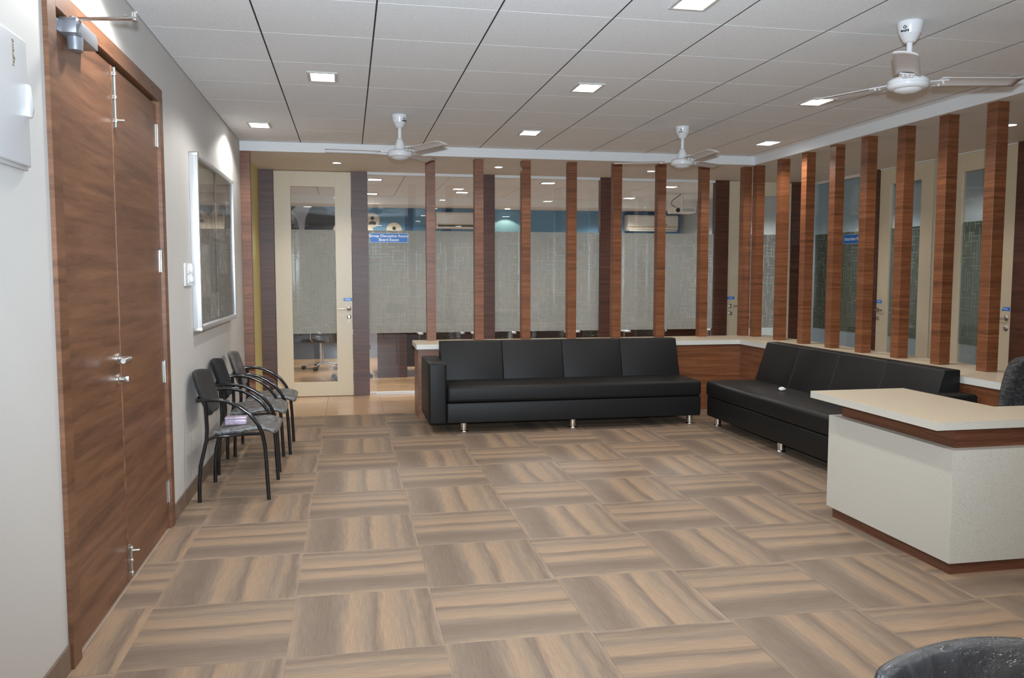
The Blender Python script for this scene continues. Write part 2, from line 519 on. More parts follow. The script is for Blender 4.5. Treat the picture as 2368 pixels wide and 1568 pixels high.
# ------------------------------------------------------------------ the room: floor
W = -1.022            # face of the long side wall
HC, SF = 2.745, 2.655  # main ceiling, lowered soffit
YF, XF = 8.5, 4.41     # soffit edge (fascia) at the back and at the side
YB, XR = 10.0, 6.05    # glazed walls
fx0, fy0 = -0.8517, 4.3121

floor = MB().box(-1.4, 9.6, -3.2, 15.0, -0.12, -0.003).build('floor', 'grout')
struct(floor, 'floor of wood-look parquet tiles with beige tiles beyond the low partition')
T, TH, J = 0.6, 0.010, 0.0026
def tile_mesh(w, d, mat, name):
    mb = MB().box(-w / 2 + J / 2, w / 2 - J / 2, -d / 2 + J / 2, d / 2 - J / 2, -TH, 0, 0.0012, 1)
    o = mb.build(name, mat, None, origin=(0, 0, 0))
    return o
def place(o, x, y, z, rz=0.0, parent=floor):
    o.parent = parent
    o.location = Vector((x, y, z)) - WL[parent.name]
    o.rotation_euler = (0, 0, rz)
    return o
proto = tile_mesh(T, T, 'tile', 'tile')
used = False
for j in range(-6, 9):          # rows: j grows towards the camera
    yc = fy0 - T * (j + 0.5)
    for i in range(0, 9):
        xc = fx0 + T * (i + 0.5)
        if j < 0 and xc > 4.3: continue
        o = proto if not used else proto.copy()
        if used: COL.objects.link(o)
        used = True
        place(o, xc, yc, 0.0, 0.0 if (i + j) % 2 == 0 else PI / 2)
# last full row and cut pieces by the walls
for i in range(0, 9):
    xc = fx0 + T * (i + 0.5)
    o = proto.copy(); COL.objects.link(o); place(o, xc, fy0 + T * 6.5, 0.0, 0.0 if (i - 7) % 2 == 0 else PI / 2)
cutw = (fx0 - W)
protoc = tile_mesh(cutw, T, 'tile', 'tile')
protod = tile_mesh(T, cutw, 'tile', 'tile')
seen = set()
for j in range(-7, 9):
    yc = fy0 - T * (j + 0.5)
    src = protoc if (j - 1) % 2 == 0 else protod
    o = src if src.name not in seen else src.copy()
    if src.name in seen: COL.objects.link(o)
    seen.add(src.name)
    place(o, W + cutw / 2, yc, 0.0, 0.0 if src is protoc else PI / 2)
protob = tile_mesh(T, 0.08, 'tile', 'tile')
for k, i in enumerate(range(0, 3)):
    o = protob if k == 0 else protob.copy()
    if k: COL.objects.link(o)
    place(o, fx0 + T * (i + 0.5), 8.512 + 0.04, 0.0)
# beige tiles in the corridor and just inside the meeting room
bslab = MB().box(-1.3, 9.5, 8.592, 14.7, -0.02, -0.002).build('floor_base', 'beigegrout', floor)
protoe = tile_mesh(T, T, 'beige', 'tile')
protoe2 = tile_mesh(T, 9.112 - 8.592, 'beige', 'tile')
n = 0
for i in range(-1, 12):
    xc = fx0 + T * (i + 0.5)
    o = protoe2 if i == -1 else protoe2.copy()
    if i != -1: COL.objects.link(o)
    place(o, xc, (9.112 + 8.592) / 2, 0.0)
    for j in range(9):
        if j > 4 and i > 3: continue
        o = protoe if n == 0 else protoe.copy()
        if n: COL.objects.link(o)
        n += 1
        place(o, xc, 9.112 + T * (j + 0.5), 0.0)
fb = MB().box(1.5, 9.5, 12.1, 14.7, -0.002, 0.0).build('floor_finish', 'beige', floor)
fb2 = MB().box(4.55, 9.5, -3.2, 8.592, -0.003, 0.0).build('floor_finish', 'beige', floor)

# ------------------------------------------------------------------ ceiling
ceil = MB().box(-1.3, 9.6, -3.2, 15.0, HC + 0.02, HC + 0.12).build('ceiling', 'gap')
struct(ceil, 'suspended ceiling of pale textured square tiles with dark joints')
cx0, cy0, cdx, cdy = -0.441, 4.113, 0.5947, 0.6097
def ctile(w, d):
    return MB().box(-w / 2, w / 2, -d / 2, d / 2, 0, 0.015).build('tile', 'ceil', None, origin=(0, 0, 0))
cache = {}
def put_ctile(x0, x1, y0, y1):
    w, d = round(x1 - x0, 4), round(y1 - y0, 4)
    if (w, d) not in cache:
        o = cache[(w, d)] = ctile(w, d)
    else:
        o = cache[(w, d)].copy(); COL.objects.link(o)
    o.parent = ceil
    o.location = Vector(((x0 + x1) / 2, (y0 + y1) / 2, HC)) - WL[ceil.name]
xs = [W] + [cx0 + cdx * k for k in range(9)] + [XF]
ys = [cy0 + cdy * k for k in range(-9, 8)] + [YF]
for a, b in zip(xs, xs[1:]):
    for c, d in zip(ys, ys[1:]):
        put_ctile(a + 0.0045, b - 0.0045, c + 0.0017, d - 0.0017)
for x in xs[1:-1]:
    MB().box(x - 0.0042, x + 0.0042, ys[0], YF, HC + 0.0004, HC + 0.02).build('grid_bar', 'gap', ceil)
# lowered soffit and its white edge
so = MB().prism([(-1.3, YF + 0.015), (XF + 0.015, YF + 0.015), (XF + 0.015, -3.2), (XR + 0.15, -3.2), (XR + 0.15, YB + 0.1), (-1.3, YB + 0.1)], SF, HC + 0.02, 2).build('trim_1', 'soffit')
struct(so, 'lowered beige soffit over the posts and corridor')
f1 = MB().box(W, XF + 0.015, YF, YF + 0.015, SF - 0.003, HC + 0.01).build('trim_2', 'white')
struct(f1, 'white fascia along the edge of the back soffit')
f2 = MB().box(XF, XF + 0.015, -3.2, YF, SF - 0.003, HC + 0.01).build('trim_3', 'white')
struct(f2, 'white fascia along the edge of the side soffit')

# ------------------------------------------------------------------ long side wall with the double door
DY0, DY1, DZ = 3.172, 4.978, 2.468
wl = MB()
wl.box(W - 0.12, W, -3.2, DY0 + 0.01, -0.01, HC + 0.05)
wl.box(W - 0.12, W, DY1 - 0.01, 8.62, -0.01, HC + 0.05)
wl.box(W - 0.12, W, DY0 + 0.01, DY1 - 0.01, DZ - 0.01, HC + 0.05)
wl = wl.build('wall_left', 'wall')
struct(wl, 'long cream painted wall with the brown double door and notice board')
yw = MB().box(-1.14, -1.0, 8.60, YB + 0.06, -0.01, SF).build('wall_left_end', 'yellow')
struct(yw, 'pale yellow wall return beyond the waiting chairs')
bb1 = MB().box(W, W + 0.009, -3.2, 3.16, 0, 0.098, 0.001, 1).build('baseboard_left', 'skirting')
struct(bb1, 'brown tile skirting before the double door')
bb2 = empty('baseboard_left_far', (W, 4.985, 0)); struct(bb2, 'brown tile skirting behind the waiting chairs')
y = 4.985
for w_ in (0.33, 0.6, 0.6, 0.6, 0.6, 0.6, 0.205):
    MB().box(W, W + 0.009, y + 0.001, y + w_ - 0.001, 0, 0.098, 0.001, 1).build('tile', 'skirting', bb2)
    y += w_
p1 = MB().box(W + 0.001, -0.932, 8.515, 8.60, 0, SF, 0.001, 1).build('trim_4', 'wood')
struct(p1, 'brown laminate pilaster at the end of the cream wall')

# double door
d1 = empty('door_1', (W, 4.08, 0), kind='structure', label='brown laminate double door in the cream wall')
fr = MB()
PR = 0.017
fr.box(W - 0.06, W + PR, DY0, DY0 + 0.09, 0, DZ, 0.0015, 1)
fr.box(W - 0.06, W + PR, DY1 - 0.075, DY1, 0, DZ, 0.0015, 1)
fr.box(W - 0.06, W + PR, DY0 + 0.09, DY1 - 0.075, DZ - 0.075, DZ, 0.0015, 1)
fr.build('frame', 'doorwood', d1)
MB().box(W - 0.09, W - 0.055, DY0 + 0.02, DY1 - 0.02, 0.0, DZ - 0.02).build('backing', 'gap', d1)
LX0, LX1 = W - 0.045, W - 0.004
LZ = DZ - 0.094
YM = 4.03
leafA = MB().box(LX0, LX1, DY0 + 0.094, YM - 0.001, 0.012, LZ, 0.001, 1).build('leaf', 'doorwood', d1)
leafB = MB().box(LX0, LX1, YM + 0.001, DY1 - 0.079, 0.012, LZ, 0.001, 1).build('leaf', 'doorwood', d1)
MB().box(LX1 - 0.002, LX1 + 0.004, YM - 0.016, YM - 0.004, 0.014, LZ - 0.002, 0.001, 1).build('astragal', 'doorwood', leafA)
for zc in (2.205, 1.518, 0.90, 0.213):
    h = MB()
    yh = DY1 - 0.079
    h.lathe([(0.007, -0.062), (0.007, 0.062)], (LX1 + 0.006, yh, zc), 10)
    h.box(LX1 - 0.001, LX1 + 0.002, yh - 0.026, yh - 0.001, zc - 0.06, zc + 0.06)
    for q in (-0.035, 0.0, 0.035):
        h.lathe([(0.0078, q - 0.001), (0.0078, q + 0.001)], (LX1 + 0.006, yh, zc), 10)
    h.build('hinge', 'steel', d1, smooth=True)
# lever handle and lock
hd = MB().lathe([(0.026, 0), (0.026, 0.006), (0.022, 0.009), (0.0, 0.009)], (LX1, 3.965, 1.066), 20, axis=0)
hd.tube([(LX1 + 0.005, 3.965, 1.066), (LX1 + 0.045, 3.965, 1.066), (LX1 + 0.056, 3.955, 1.066), (LX1 + 0.058, 3.93, 1.066), (LX1 + 0.058, 3.83, 1.066)], 0.0105, 12)
hd.build('handle', 'steel', leafA, smooth=True)
lk = MB().lathe([(0.026, 0), (0.026, 0.006), (0.022, 0.009), (0.0, 0.009)], (LX1, 3.965, 0.972), 20, axis=0)
lk.lathe([(0.011, 0.0), (0.011, 0.028), (0.0, 0.028)], (LX1, 3.965, 0.972), 14, axis=0)
lk.box(LX1 + 0.028, LX1 + 0.046, 3.961, 3.969, 0.958, 0.986, 0.003, 2)
lk.build('lock', 'steel', leafA, smooth=True)
# tower bolts
def bolt(z0, z1, kz):
    b = MB()
    yb = YM + 0.013
    b.box(LX1, LX1 + 0.003, yb - 0.014, yb + 0.014, z0, z1, 0.001, 1)
    b.tube([(LX1 + 0.010, yb, z0 + 0.004), (LX1 + 0.010, yb, z1 - 0.004)], 0.006, 10)
    for q in (0.12, 0.5, 0.88):
        zz = z0 + (z1 - z0) * q
        b.box(LX1 + 0.002, LX1 + 0.018, yb - 0.009, yb + 0.009, zz - 0.008, zz + 0.008, 0.003, 2)
    b.tube([(LX1 + 0.010, yb, kz), (LX1 + 0.046, yb + 0.004, kz)], [0.0045, 0.0055], 8)
    b.build('bolt', 'steel', leafB, smooth=True)
bolt(2.10, LZ - 0.002, 2.135)
bolt(0.03, 0.185, 0.155)
# door closer with its free arm
cl = MB()
cl.prism([(3.345, 2.327), (3.345, 2.372), (3.357, 2.386), (3.60, 2.386), (3.615, 2.372), (3.615, 2.327)], LX1, LX1 + 0.062, 0, 0.004, 2)
cl.box(LX1, LX1 + 0.004, 3.325, 3.635, 2.328, 2.372, 0.001, 1)
cl.lathe([(0.026, -0.05), (0.028, -0.02), (0.028, 0.0)], (LX1 + 0.034, 3.42, 2.33), 18)
for q in (3.375, 3.40): 
    for zz in (2.34, 2.37): cl.lathe([(0.004, 0), (0.004, 0.003), (0, 0.003)], (LX1 + 0.062, q, zz), 8, axis=0)
clo = cl.build('door_closer', 'closer', leafA, smooth=True, angle=30)
ar = MB()
ar.lathe([(0.011, 2.385), (0.011, 2.404), (0.0, 2.404)], (LX1 + 0.03, 3.42, 0), 12)
ar.hexa([(-0.985, 3.408, 2.393), (-0.985, 3.432, 2.393), (-0.757, 3.367, 2.388), (-0.757, 3.343, 2.388), (-0.985, 3.408, 2.400), (-0.985, 3.432, 2.400), (-0.757, 3.367, 2.395), (-0.757, 3.343, 2.395)])
ar.lathe([(0.010, 2.383), (0.010, 2.412), (0.007, 2.417), (0.0, 2.417)], (-0.765, 3.356, 0), 12)
ar.tube([(-0.79, 3.362, 2.398), (-0.81, 3.37, 2.401)], 0.006, 8)
ar.build('closer_arm', 'steel', leafA, smooth=True, angle=30)

# distribution board at the near end of the wall
db = empty('distribution_board', (W, 2.60, 1.985), 'white flush plastic distribution board on the wall before the double door', 'electrical panel')
MB().box(W + 0.0005, W + 0.014, 2.20, 2.952, 1.775, 2.194, 0.006, 2).build('surround', 'plasticwhite', db, smooth=True)
MB().box(W + 0.0135, W + 0.026, 2.21, 2.938, 1.787, 2.182, 0.005, 3).build('cover', 'plasticwhite', db, smooth=True)
ct = MB().prism([(2.915, 1.945), (2.942, 1.945), (2.962, 1.968), (2.962, 1.985), (2.948, 1.995), (2.944, 2.045), (2.918, 2.045)], W + 0.016, W + 0.034, 0, 0.002, 2).build('catch', 'catch', db, smooth=True)
text('lettering', 'legrand', (W + 0.0265, 2.825, 2.120), 0.022, 'gold', db, (PI / 2, -PI / 2, PI / 2), xscale=1.25)

# switch plate beside the notice board
sp = empty('switch_plate', (W, 5.645, 1.443), 'white twin switch plate beside the notice board frame', 'switch')
MB().box(W + 0.0005, W + 0.012, 5.525, 5.765, 1.37, 1.517, 0.004, 2).build('plate', 'plasticwhite', sp, smooth=True)
for zc in (1.478, 1.412):
    k = MB()
    k.box(W + 0.011, W + 0.017, 5.60, 5.72, zc - 0.026, zc + 0.026, 0.003, 2)
    k.lathe([(0.021, 0), (0.019, 0.014), (0.0, 0.016)], (W + 0.017, 5.67, zc), 16, axis=0)
    k.build('socket', 'catch', sp, smooth=True)

# notice board
nb = empty('notice_board', (W, 6.68, 1.66), 'aluminium framed glazed notice board hung on the cream wall', 'notice board')
B0, B1, Z0, Z1, BX = 5.805, 7.545, 1.066, 2.252, W + 0.056
MB().box(W + 0.0005, W + 0.02, B0 + 0.02, B1 - 0.02, Z0 + 0.02, Z1 - 0.02).build('backing', 'felt', nb)
for nm, (a, b, c, d) in dict(l=(B0, B0 + 0.03, Z0, Z1), r=(B1 - 0.03, B1, Z0, Z1), t=(B0 + 0.03, B1 - 0.03, Z1 - 0.03, Z1), b=(B0 + 0.03, B1 - 0.03, Z0, Z0 + 0.035)).items():
    m = MB().box(W + 0.0005, BX, a, b, c, d, 0.003, 2)
    if nm in 'lr':
        e = a if nm == 'l' else b
        s_ = -1 if nm == 'l' else 1
        m.box(W + 0.034, W + 0.037, e - 0.0008, e + 0.0008, c + 0.004, d - 0.004)
    m.build('frame_bar', 'alu', nb, smooth=True)
for zc in (Z0, Z1):
    for yc in (B0, B1):
        MB().box(W + 0.0005, BX + 0.003, yc - 0.003 if yc == B0 else yc - 0.034, yc + 0.034 if yc == B0 else yc + 0.003, zc - 0.003 if zc == Z0 else zc - 0.022, zc + 0.022 if zc == Z0 else zc + 0.003, 0.004, 2).build('corner_cap', 'steel', nb, smooth=True)
PX = W + 0.0205
for (y0, y1, z0, z1, m) in ((6.05, 6.50, 1.78, 2.05, 'paperdark'), (6.62, 7.22, 1.72, 2.0, 'paper'), (6.0, 6.42, 1.28, 1.66, 'paper'), (6.50, 6.82, 1.33, 1.70, 'paperdark'), (6.88, 7.30, 1.45, 1.70, 'paper'),
                           (6.88, 7.12, 1.16, 1.42, 'paperdark'), (5.95, 6.32, 1.12, 1.27, 'paperdark'), (6.40, 6.80, 1.12, 1.31, 'paper'), (7.16, 7.46, 1.14, 1.40, 'felt'), (7.28, 7.47, 1.78, 2.06, 'paper')):
    MB().box(PX, PX + 0.0012, y0, y1, z0, z1).build('pinned_sheet', m, nb)
MB().box(BX - 0.024, BX - 0.020, B0 + 0.028, 6.66, Z0 + 0.03, Z1 - 0.028).build('glass_pane', 'boardglass', nb)
MB().box(BX - 0.015, BX - 0.011, 6.64, B1 - 0.028, Z0 + 0.03, Z1 - 0.028).build('glass_pane', 'boardglass', nb)

# ------------------------------------------------------------------ low partition, ledges and posts
WY0, WY1, WX0, WX1 = 8.22, 8.68, 4.15, 4.70
wp = MB().box(0.672, WX1, WY0, WY1, 0.0, 0.703, 0.0008, 1).build('wall_partition_back', 'wood')
struct(wp, 'low brown laminate partition behind the back sofa')
ws_ = MB().box(WX0, WX1, -3.0, WY0 - 0.0005, 0.0, 0.703, 0.0008, 1).build('wall_partition_side', 'wood')
struct(ws_, 'low brown laminate partition behind the side sofa')
LT = 0.752
def ledge(poly, par):
    MB().prism(poly, 0.703, LT - 0.0035, 2).build('ledge', 'edge', par)
    MB().prism(poly, LT - 0.003, LT, 2).build('ledge_top', 'ledge', par)
ledge([(0.655, 8.188), (4.12, 8.188), (4.74, 8.76), (0.655, 8.76)], wp)
ledge([(4.12, 8.188), (4.12, -3.0), (4.74, -3.0), (4.74, 8.76)], ws_)
ordn = ['first', 'second', 'third', 'fourth', 'fifth', 'sixth', 'seventh', 'eighth', 'ninth', 'tenth']
post0 = MB().box(-0.048, 0.048, -0.048, 0.048, 0, SF - LT, 0.001, 1).build('wooden_post', 'wood', None, origin=(0, 0, 0))
posts = [(0.803 + 0.5095 * k + 0.05, 8.708, 'slim brown post on the back ledge, %s from its free end' % ordn[k]) for k in range(8)]
posts[0] = (posts[0][0], posts[0][1], 'slim brown post at the free end of the back ledge')
ysr = [8.53, 8.0, 7.518, 7.025, 6.544, 6.05, 5.562, 5.08, 4.59, 4.10]
posts += [(4.46 + 0.048, y + 0.048, 'slim brown post on the side ledge, %s from the corner' % ordn[k]) for k, y in enumerate(ysr[:8])]
for k, (x, y, lab) in enumerate(posts):
    o = post0 if k == 0 else post0.copy()
    if k: COL.objects.link(o)
    o.location = (x, y, LT)
    tag(o, lab, 'post', 'wooden posts on the low partition')

# ------------------------------------------------------------------ glazed back wall
for k, (a, b) in enumerate(((-1.0, -0.838), (0.046, 0.235), (1.575, 1.76), (3.10, 3.285), (4.64, 4.825), (5.715, 5.96))):
    o = MB().box(a, b, YB - 0.045, YB + 0.05, 0, SF, 0.001, 1).build('trim_%d' % (5 + k), 'dark_shaded_wood')
    struct(o, ['brown pilaster beside the yellow wall return', 'brown pilaster between the glazed door and the sign', 'brown pilaster between the first two meeting room windows', 'brown pilaster between the last two meeting room windows', 'brown pilaster beside the corner door', 'brown pilaster in the glazed corner'][k])
def win(idx, a, b, axis, label, film='film', glass='glass', ztop=SF - 0.032, chan='white'):
    """glazing between a and b along axis 0 (back wall) or 1 (side wall)"""
    def bx(a, b, d0, d1, z0, z1, *r):
        if axis == 0: return MB().box(a, b, YB + d0, YB + d1, z0, z1, *r)
        return MB().box(XR + d0, XR + d1, a, b, z0, z1, *r)
    c = ((a + b) / 2, YB, 0) if axis == 0 else (XR, (a + b) / 2, 0)
    w = empty('window_%d' % idx, c, kind='structure', label=label)
    bx(a, b, -0.006, 0.006, 0.034, ztop).build('pane', glass, w)
    bx(a, b, 0.0065, 0.0072, 0.745, 1.973).build('film', film, w)
    bx(a, b, -0.02, 0.02, ztop, SF, 0.001, 1).build('head_channel', chan, w)
    bx(a, b, -0.02, 0.02, 0.0, 0.034, 0.001, 1).build('sill_channel', chan, w)
    return w
w1 = win(1, 0.235, 1.575, 0, 'tall frosted meeting room window with the sign')
win(2, 1.76, 3.10, 0, 'tall frosted meeting room window behind the middle posts')
win(3, 3.285, 4.64, 0, 'tall frosted meeting room window before the projector')
MB().box(0.245, 0.31, YB - 0.0215, YB - 0.0195, 0.006, 0.029).build('tape', plain('beige_tape', srgb(205, 185, 165), 0.6), w1)

def gdoor(idx, a, b, axis, hinge_hi, label, film, glass, sticker, gmargin=0.19):
    """cream framed glazed door; hinge_hi: the lock stile is at the low end of the span"""
    def bx(p0, p1, d0, d1, z0, z1, *r):
        if axis == 0: return MB().box(p0, p1, YB + d0, YB + d1, z0, z1, *r)
        return MB().box(XR + d0, XR + d1, p0, p1, z0, z1, *r)
    c = ((a + b) / 2, YB, 0) if axis == 0 else (XR, (a + b) / 2, 0)
    d = empty('door_%d' % idx, c, kind='structure', label=label)
    g0, g1 = a + gmargin, b - gmargin
    Zt, Zg0, Zg1 = SF - 0.012, 0.17, 2.47
    bx(a + 0.004, g0, -0.022, 0.022, 0.006, Zt, 0.001, 1).build('stile', 'cream', d)
    bx(g1, b - 0.004, -0.022, 0.022, 0.006, Zt, 0.001, 1).build('stile', 'cream', d)
    bx(g0, g1, -0.022, 0.022, 0.006, Zg0, 0.001, 1).build('rail', 'cream', d)
    bx(g0, g1, -0.022, 0.022, Zg1, Zt, 0.001, 1).build('rail', 'cream', d)
    bx(g0, g1, -0.005, 0.005, Zg0, Zg1).build('pane', glass, d)
    bx(g0, g1, 0.0055, 0.0062, 0.75, 1.972).build('film', film, d)
    s = (a + 0.055) if hinge_hi else (b - 0.045)
    dr = 1 if hinge_hi else -1
    def pt(p, dd, z): return (p, YB + dd, z) if axis == 0 else (XR + dd, p, z)
    ax = 1 if axis == 0 else 0
    h = MB().lathe([(0.026, -0.022), (0.026, -0.029), (0.022, -0.032), (0.0, -0.032)], pt(s, 0, 1.042), 18, axis=ax)
    h.tube([pt(s, -0.03, 1.042), pt(s, -0.062, 1.042), pt(s + dr * 0.01, -0.072, 1.042), pt(s + dr * 0.03, -0.074, 1.042), pt(s + dr * 0.128, -0.074, 1.042)], 0.0095, 10)
    h.build('handle', 'steel', d, smooth=True)
    k = MB().lathe([(0.026, -0.022), (0.026, -0.029), (0.022, -0.032), (0.0, -0.032)], pt(s, 0, 0.946), 18, axis=ax)
    k.lathe([(0.012, -0.03), (0.012, -0.042), (0.0, -0.042)], pt(s, 0, 0.946), 12, axis=ax)
    k.build('lock', 'steel', d, smooth=True)
    return d, s
d2, s2 = gdoor(2, -0.838, 0.046, 0, False, 'cream framed glazed door beside the yellow wall return', 'film', 'glass', 'PUSH')
MB().box(-0.0005 + s2 - 0.004, s2 + 0.004, YB - 0.046, YB - 0.043, 0.876, 0.944, 0.001, 1).build('key', 'chrome', d2)
gdoor(3, 4.825, 5.715, 0, True, 'cream framed glazed door in the back corner', 'film', 'glass', 'PULL')
# side wall: window, pilasters, two doors
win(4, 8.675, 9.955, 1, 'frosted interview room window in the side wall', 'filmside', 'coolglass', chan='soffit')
o = MB().box(XR - 0.045, XR + 0.05, 8.592, 8.672, 0, SF, 0.001, 1).build('trim_11', 'dark_shaded_wood'); struct(o, 'narrow brown pilaster beside the interview room window')
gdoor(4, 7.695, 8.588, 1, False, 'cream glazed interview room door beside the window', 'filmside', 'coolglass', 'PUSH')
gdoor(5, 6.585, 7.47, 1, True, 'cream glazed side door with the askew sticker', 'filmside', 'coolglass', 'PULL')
o = MB().box(XR - 0.006, XR + 0.03, 7.676, 7.694, 0, SF).build('trim_12', 'gap'); struct(o, 'dark joint between the two side doors')
o = MB().box(XR - 0.022, XR + 0.022, 7.474, 7.675, 0, SF - 0.012, 0.001, 1).build('trim_16', 'cream'); struct(o, 'cream fixed panel between the two side doors')
for k, (a, b) in enumerate(((7.70, 8.585), (6.59, 7.66))):
    o = MB().box(XR - 0.03, XR + 0.03, a, b, SF - 0.011, SF + 0.004).build('trim_%d' % (13 + k), 'white'); struct(o, 'white head strip over side door %s' % ('beside the window', 'with the askew sticker')[k])
ws = MB().box(XR - 0.045, XR + 0.05, -3.2, 6.572, 0, SF + 0.01).build('wall_right', 'dark_shaded_wood')
struct(ws, 'brown laminate wall beyond the side doors')

wb = MB()
wb.box(-1.14, 9.5, -3.2, -3.0, -0.01, HC + 0.05)
wb = wb.build('wall_behind', 'wall'); struct(wb, 'cream wall behind the photographer')
# signs and stickers
def sign(name, label, lines, c, w, h, axis, size, group='blue room signs'):
    s = empty(name, c, label, 'sign', group)
    if axis == 0:
        MB().box(c[0] - w / 2, c[0] + w / 2, c[1] - 0.002, c[1], c[2] - h / 2, c[2] + h / 2).build('border', 'signedge', s)
        MB().box(c[0] - w / 2 + 0.006, c[0] + w / 2 - 0.006, c[1] - 0.003, c[1] - 0.0015, c[2] - h / 2 + 0.006, c[2] + h / 2 - 0.006).build('panel', 'blue', s)
    else:
        MB().box(c[0] - 0.002, c[0], c[1] - w / 2, c[1] + w / 2, c[2] - h / 2, c[2] + h / 2).build('border', 'signedge', s)
        MB().box(c[0] - 0.003, c[0] - 0.0015, c[1] - w / 2 + 0.006, c[1] + w / 2 - 0.006, c[2] - h / 2 + 0.006, c[2] + h / 2 - 0.006).build('panel', 'blue', s)
    for k, tx in enumerate(lines):
        z = c[2] + (len(lines) - 1) * size * 0.5 - k * size * 1.0
        if axis == 0: text('lettering', tx, (c[0], c[1] - 0.0036, z), size, 'catch', s, (PI / 2, 0, 0), bold=0.0012)
        else: text('lettering', tx, (c[0] - 0.0036, c[1], z), size, 'catch', s, (PI / 2, 0, -PI / 2), bold=0.0012)
    return s
sign('room_sign', 'blue sign on the glass reading Group Discussion Room/ Board Room', ['Group Discussion Room/', 'Board Room'], (0.481, YB - 0.0065, 1.884), 0.452, 0.115, 0, 0.046)
sign('room_sign', 'blue sign on the side glass reading Interview Room', ['Interview Room'], (XR - 0.0065, 9.075, 1.884), 0.452, 0.115, 1, 0.060)
def sticker(label, tx, c, axis, w=0.10, h=0.036, skew=0.0):
    s = empty('door_sticker', c, label, 'sticker', 'blue door stickers')
    if axis == 0:
        MB().prism([(c[0] - w / 2, c[2] - h / 2), (c[0] + w / 2, c[2] - h / 2), (c[0] + w / 2, c[2] + h / 2), (c[0] - w / 2, c[2] + h / 2)], c[1] - 0.001, c[1], 1).build('panel', 'blue', s)
        text('lettering', tx, (c[0], c[1] - 0.0012, c[2]), 0.027, 'catch', s, (PI / 2, 0, 0), extrude=0.0002)
    else:
        MB().prism([(c[1] + w / 2, c[2] - h / 2), (c[1] - w / 2, c[2] - h / 2), (c[1] - w / 2, c[2] + h / 2), (c[1] + w / 2 - skew, c[2] + h / 2)], c[0] - 0.001, c[0], 0).build('panel', 'blue', s)
        text('lettering', tx, (c[0] - 0.0012, c[1], c[2]), 0.027, 'catch', s, (PI / 2, 0, -PI / 2), extrude=0.0002)
sticker('small blue sticker over the handle of the door by the yellow wall', 'PUSH', (-0.010, YB - 0.0225, 1.152), 0, 0.10)
sticker('small blue sticker over the handle of the back corner door', 'PULL', (4.884, YB - 0.0225, 1.146), 0)
sticker('small blue sticker on the interview room door beside the window', 'PUSH', (XR - 0.0225, 8.535, 1.138), 1)
sticker('small blue sticker with a torn corner on the end side door', 'PULL', (XR - 0.0225, 6.655, 1.127), 1, 0.10, 0.036, 0.02)

# ------------------------------------------------------------------ rooms behind the glass
YR = 14.5
wf = MB().box(-1.3, 9.5, YR, YR + 0.1, -0.01, HC + 0.02).build('wall_back', 'greywall')
struct(wf, 'far wall of the meeting room with a blue mural')
wlr = MB().box(-1.3, -1.14, YB + 0.05, YR, -0.01, HC + 0.02).build('wall_meeting_side', 'greyprint'); struct(wlr, 'side wall of the meeting room')
wdv = MB().box(XR, XR + 0.1, YB + 0.052, YR, -0.01, HC + 0.02).build('wall_divider', 'roomwall'); struct(wdv, 'dividing wall at the end of the meeting room')
MB().box(0.15, 6.04, YR - 0.003, YR, 1.5, 2.62).build('mural_field', 'bluewall', wf)
MB().box(-1.1, 0.15, YR - 0.003, YR, 0.0, 2.62).build('mural_field', 'charcoalprint', wf)
MB().prism([(0.08, 2.0), (0.55, 2.0), (0.42, 2.25), (0.12, 2.62), (0.02, 2.62)], YR - 0.005, YR - 0.002, 1).build('mural_patch', 'creamprint', wf)
MB().prism([(-0.95, 2.50), (-0.83, 2.62), (-0.60, 2.62), (-0.70, 2.40), (-0.72, 2.22), (-0.72, 1.6), (-0.82, 1.6), (-0.806, 2.217), (-0.84, 2.38), (-0.93, 2.48)], YR - 0.005, YR - 0.002, 1).build('mural_patch', 'greyprint', wf)
MB().prism([(-0.47, 2.62), (0.15, 2.62), (0.15, 2.40), (-0.2, 2.515)], YR - 0.005, YR - 0.002, 1).build('mural_patch', 'bluewall', wf)
MB().lathe([(0.10, -0.007), (0.10, -0.004), (0, -0.004)], (-0.14, YR, 2.22), 24, axis=1).build('mural_disc', 'creamprint', wf)
for a, b in ((0.98, 1.12), (1.62, 1.78), (4.95, 5.15), (5.4, 5.6)):
    MB().box(a, b, YR - 0.005, YR - 0.002, 1.6, 2.62).build('mural_stripe', 'blueband', wf)
for cx, cz, r in ((0.42, 2.385, 0.125), (0.79, 2.215, 0.135)):
    MB().lathe([(r, -0.007), (r, -0.004), (0, -0.004)], (cx, YR, cz), 24, axis=1).build('mural_disc', 'creamprint', wf)
    q = MB().lathe([(0.032, -0.010), (0.032, -0.006), (0, -0.006)], (cx, YR, cz + 0.035), 14, axis=1)
    q.prism([(cx - 0.07, cz - 0.075), (cx + 0.07, cz - 0.075), (cx + 0.055, cz - 0.03), (cx, cz - 0.012), (cx - 0.055, cz - 0.03)], YR - 0.010, YR - 0.006, 1)
    q.build('mural_figure', 'ink', wf)
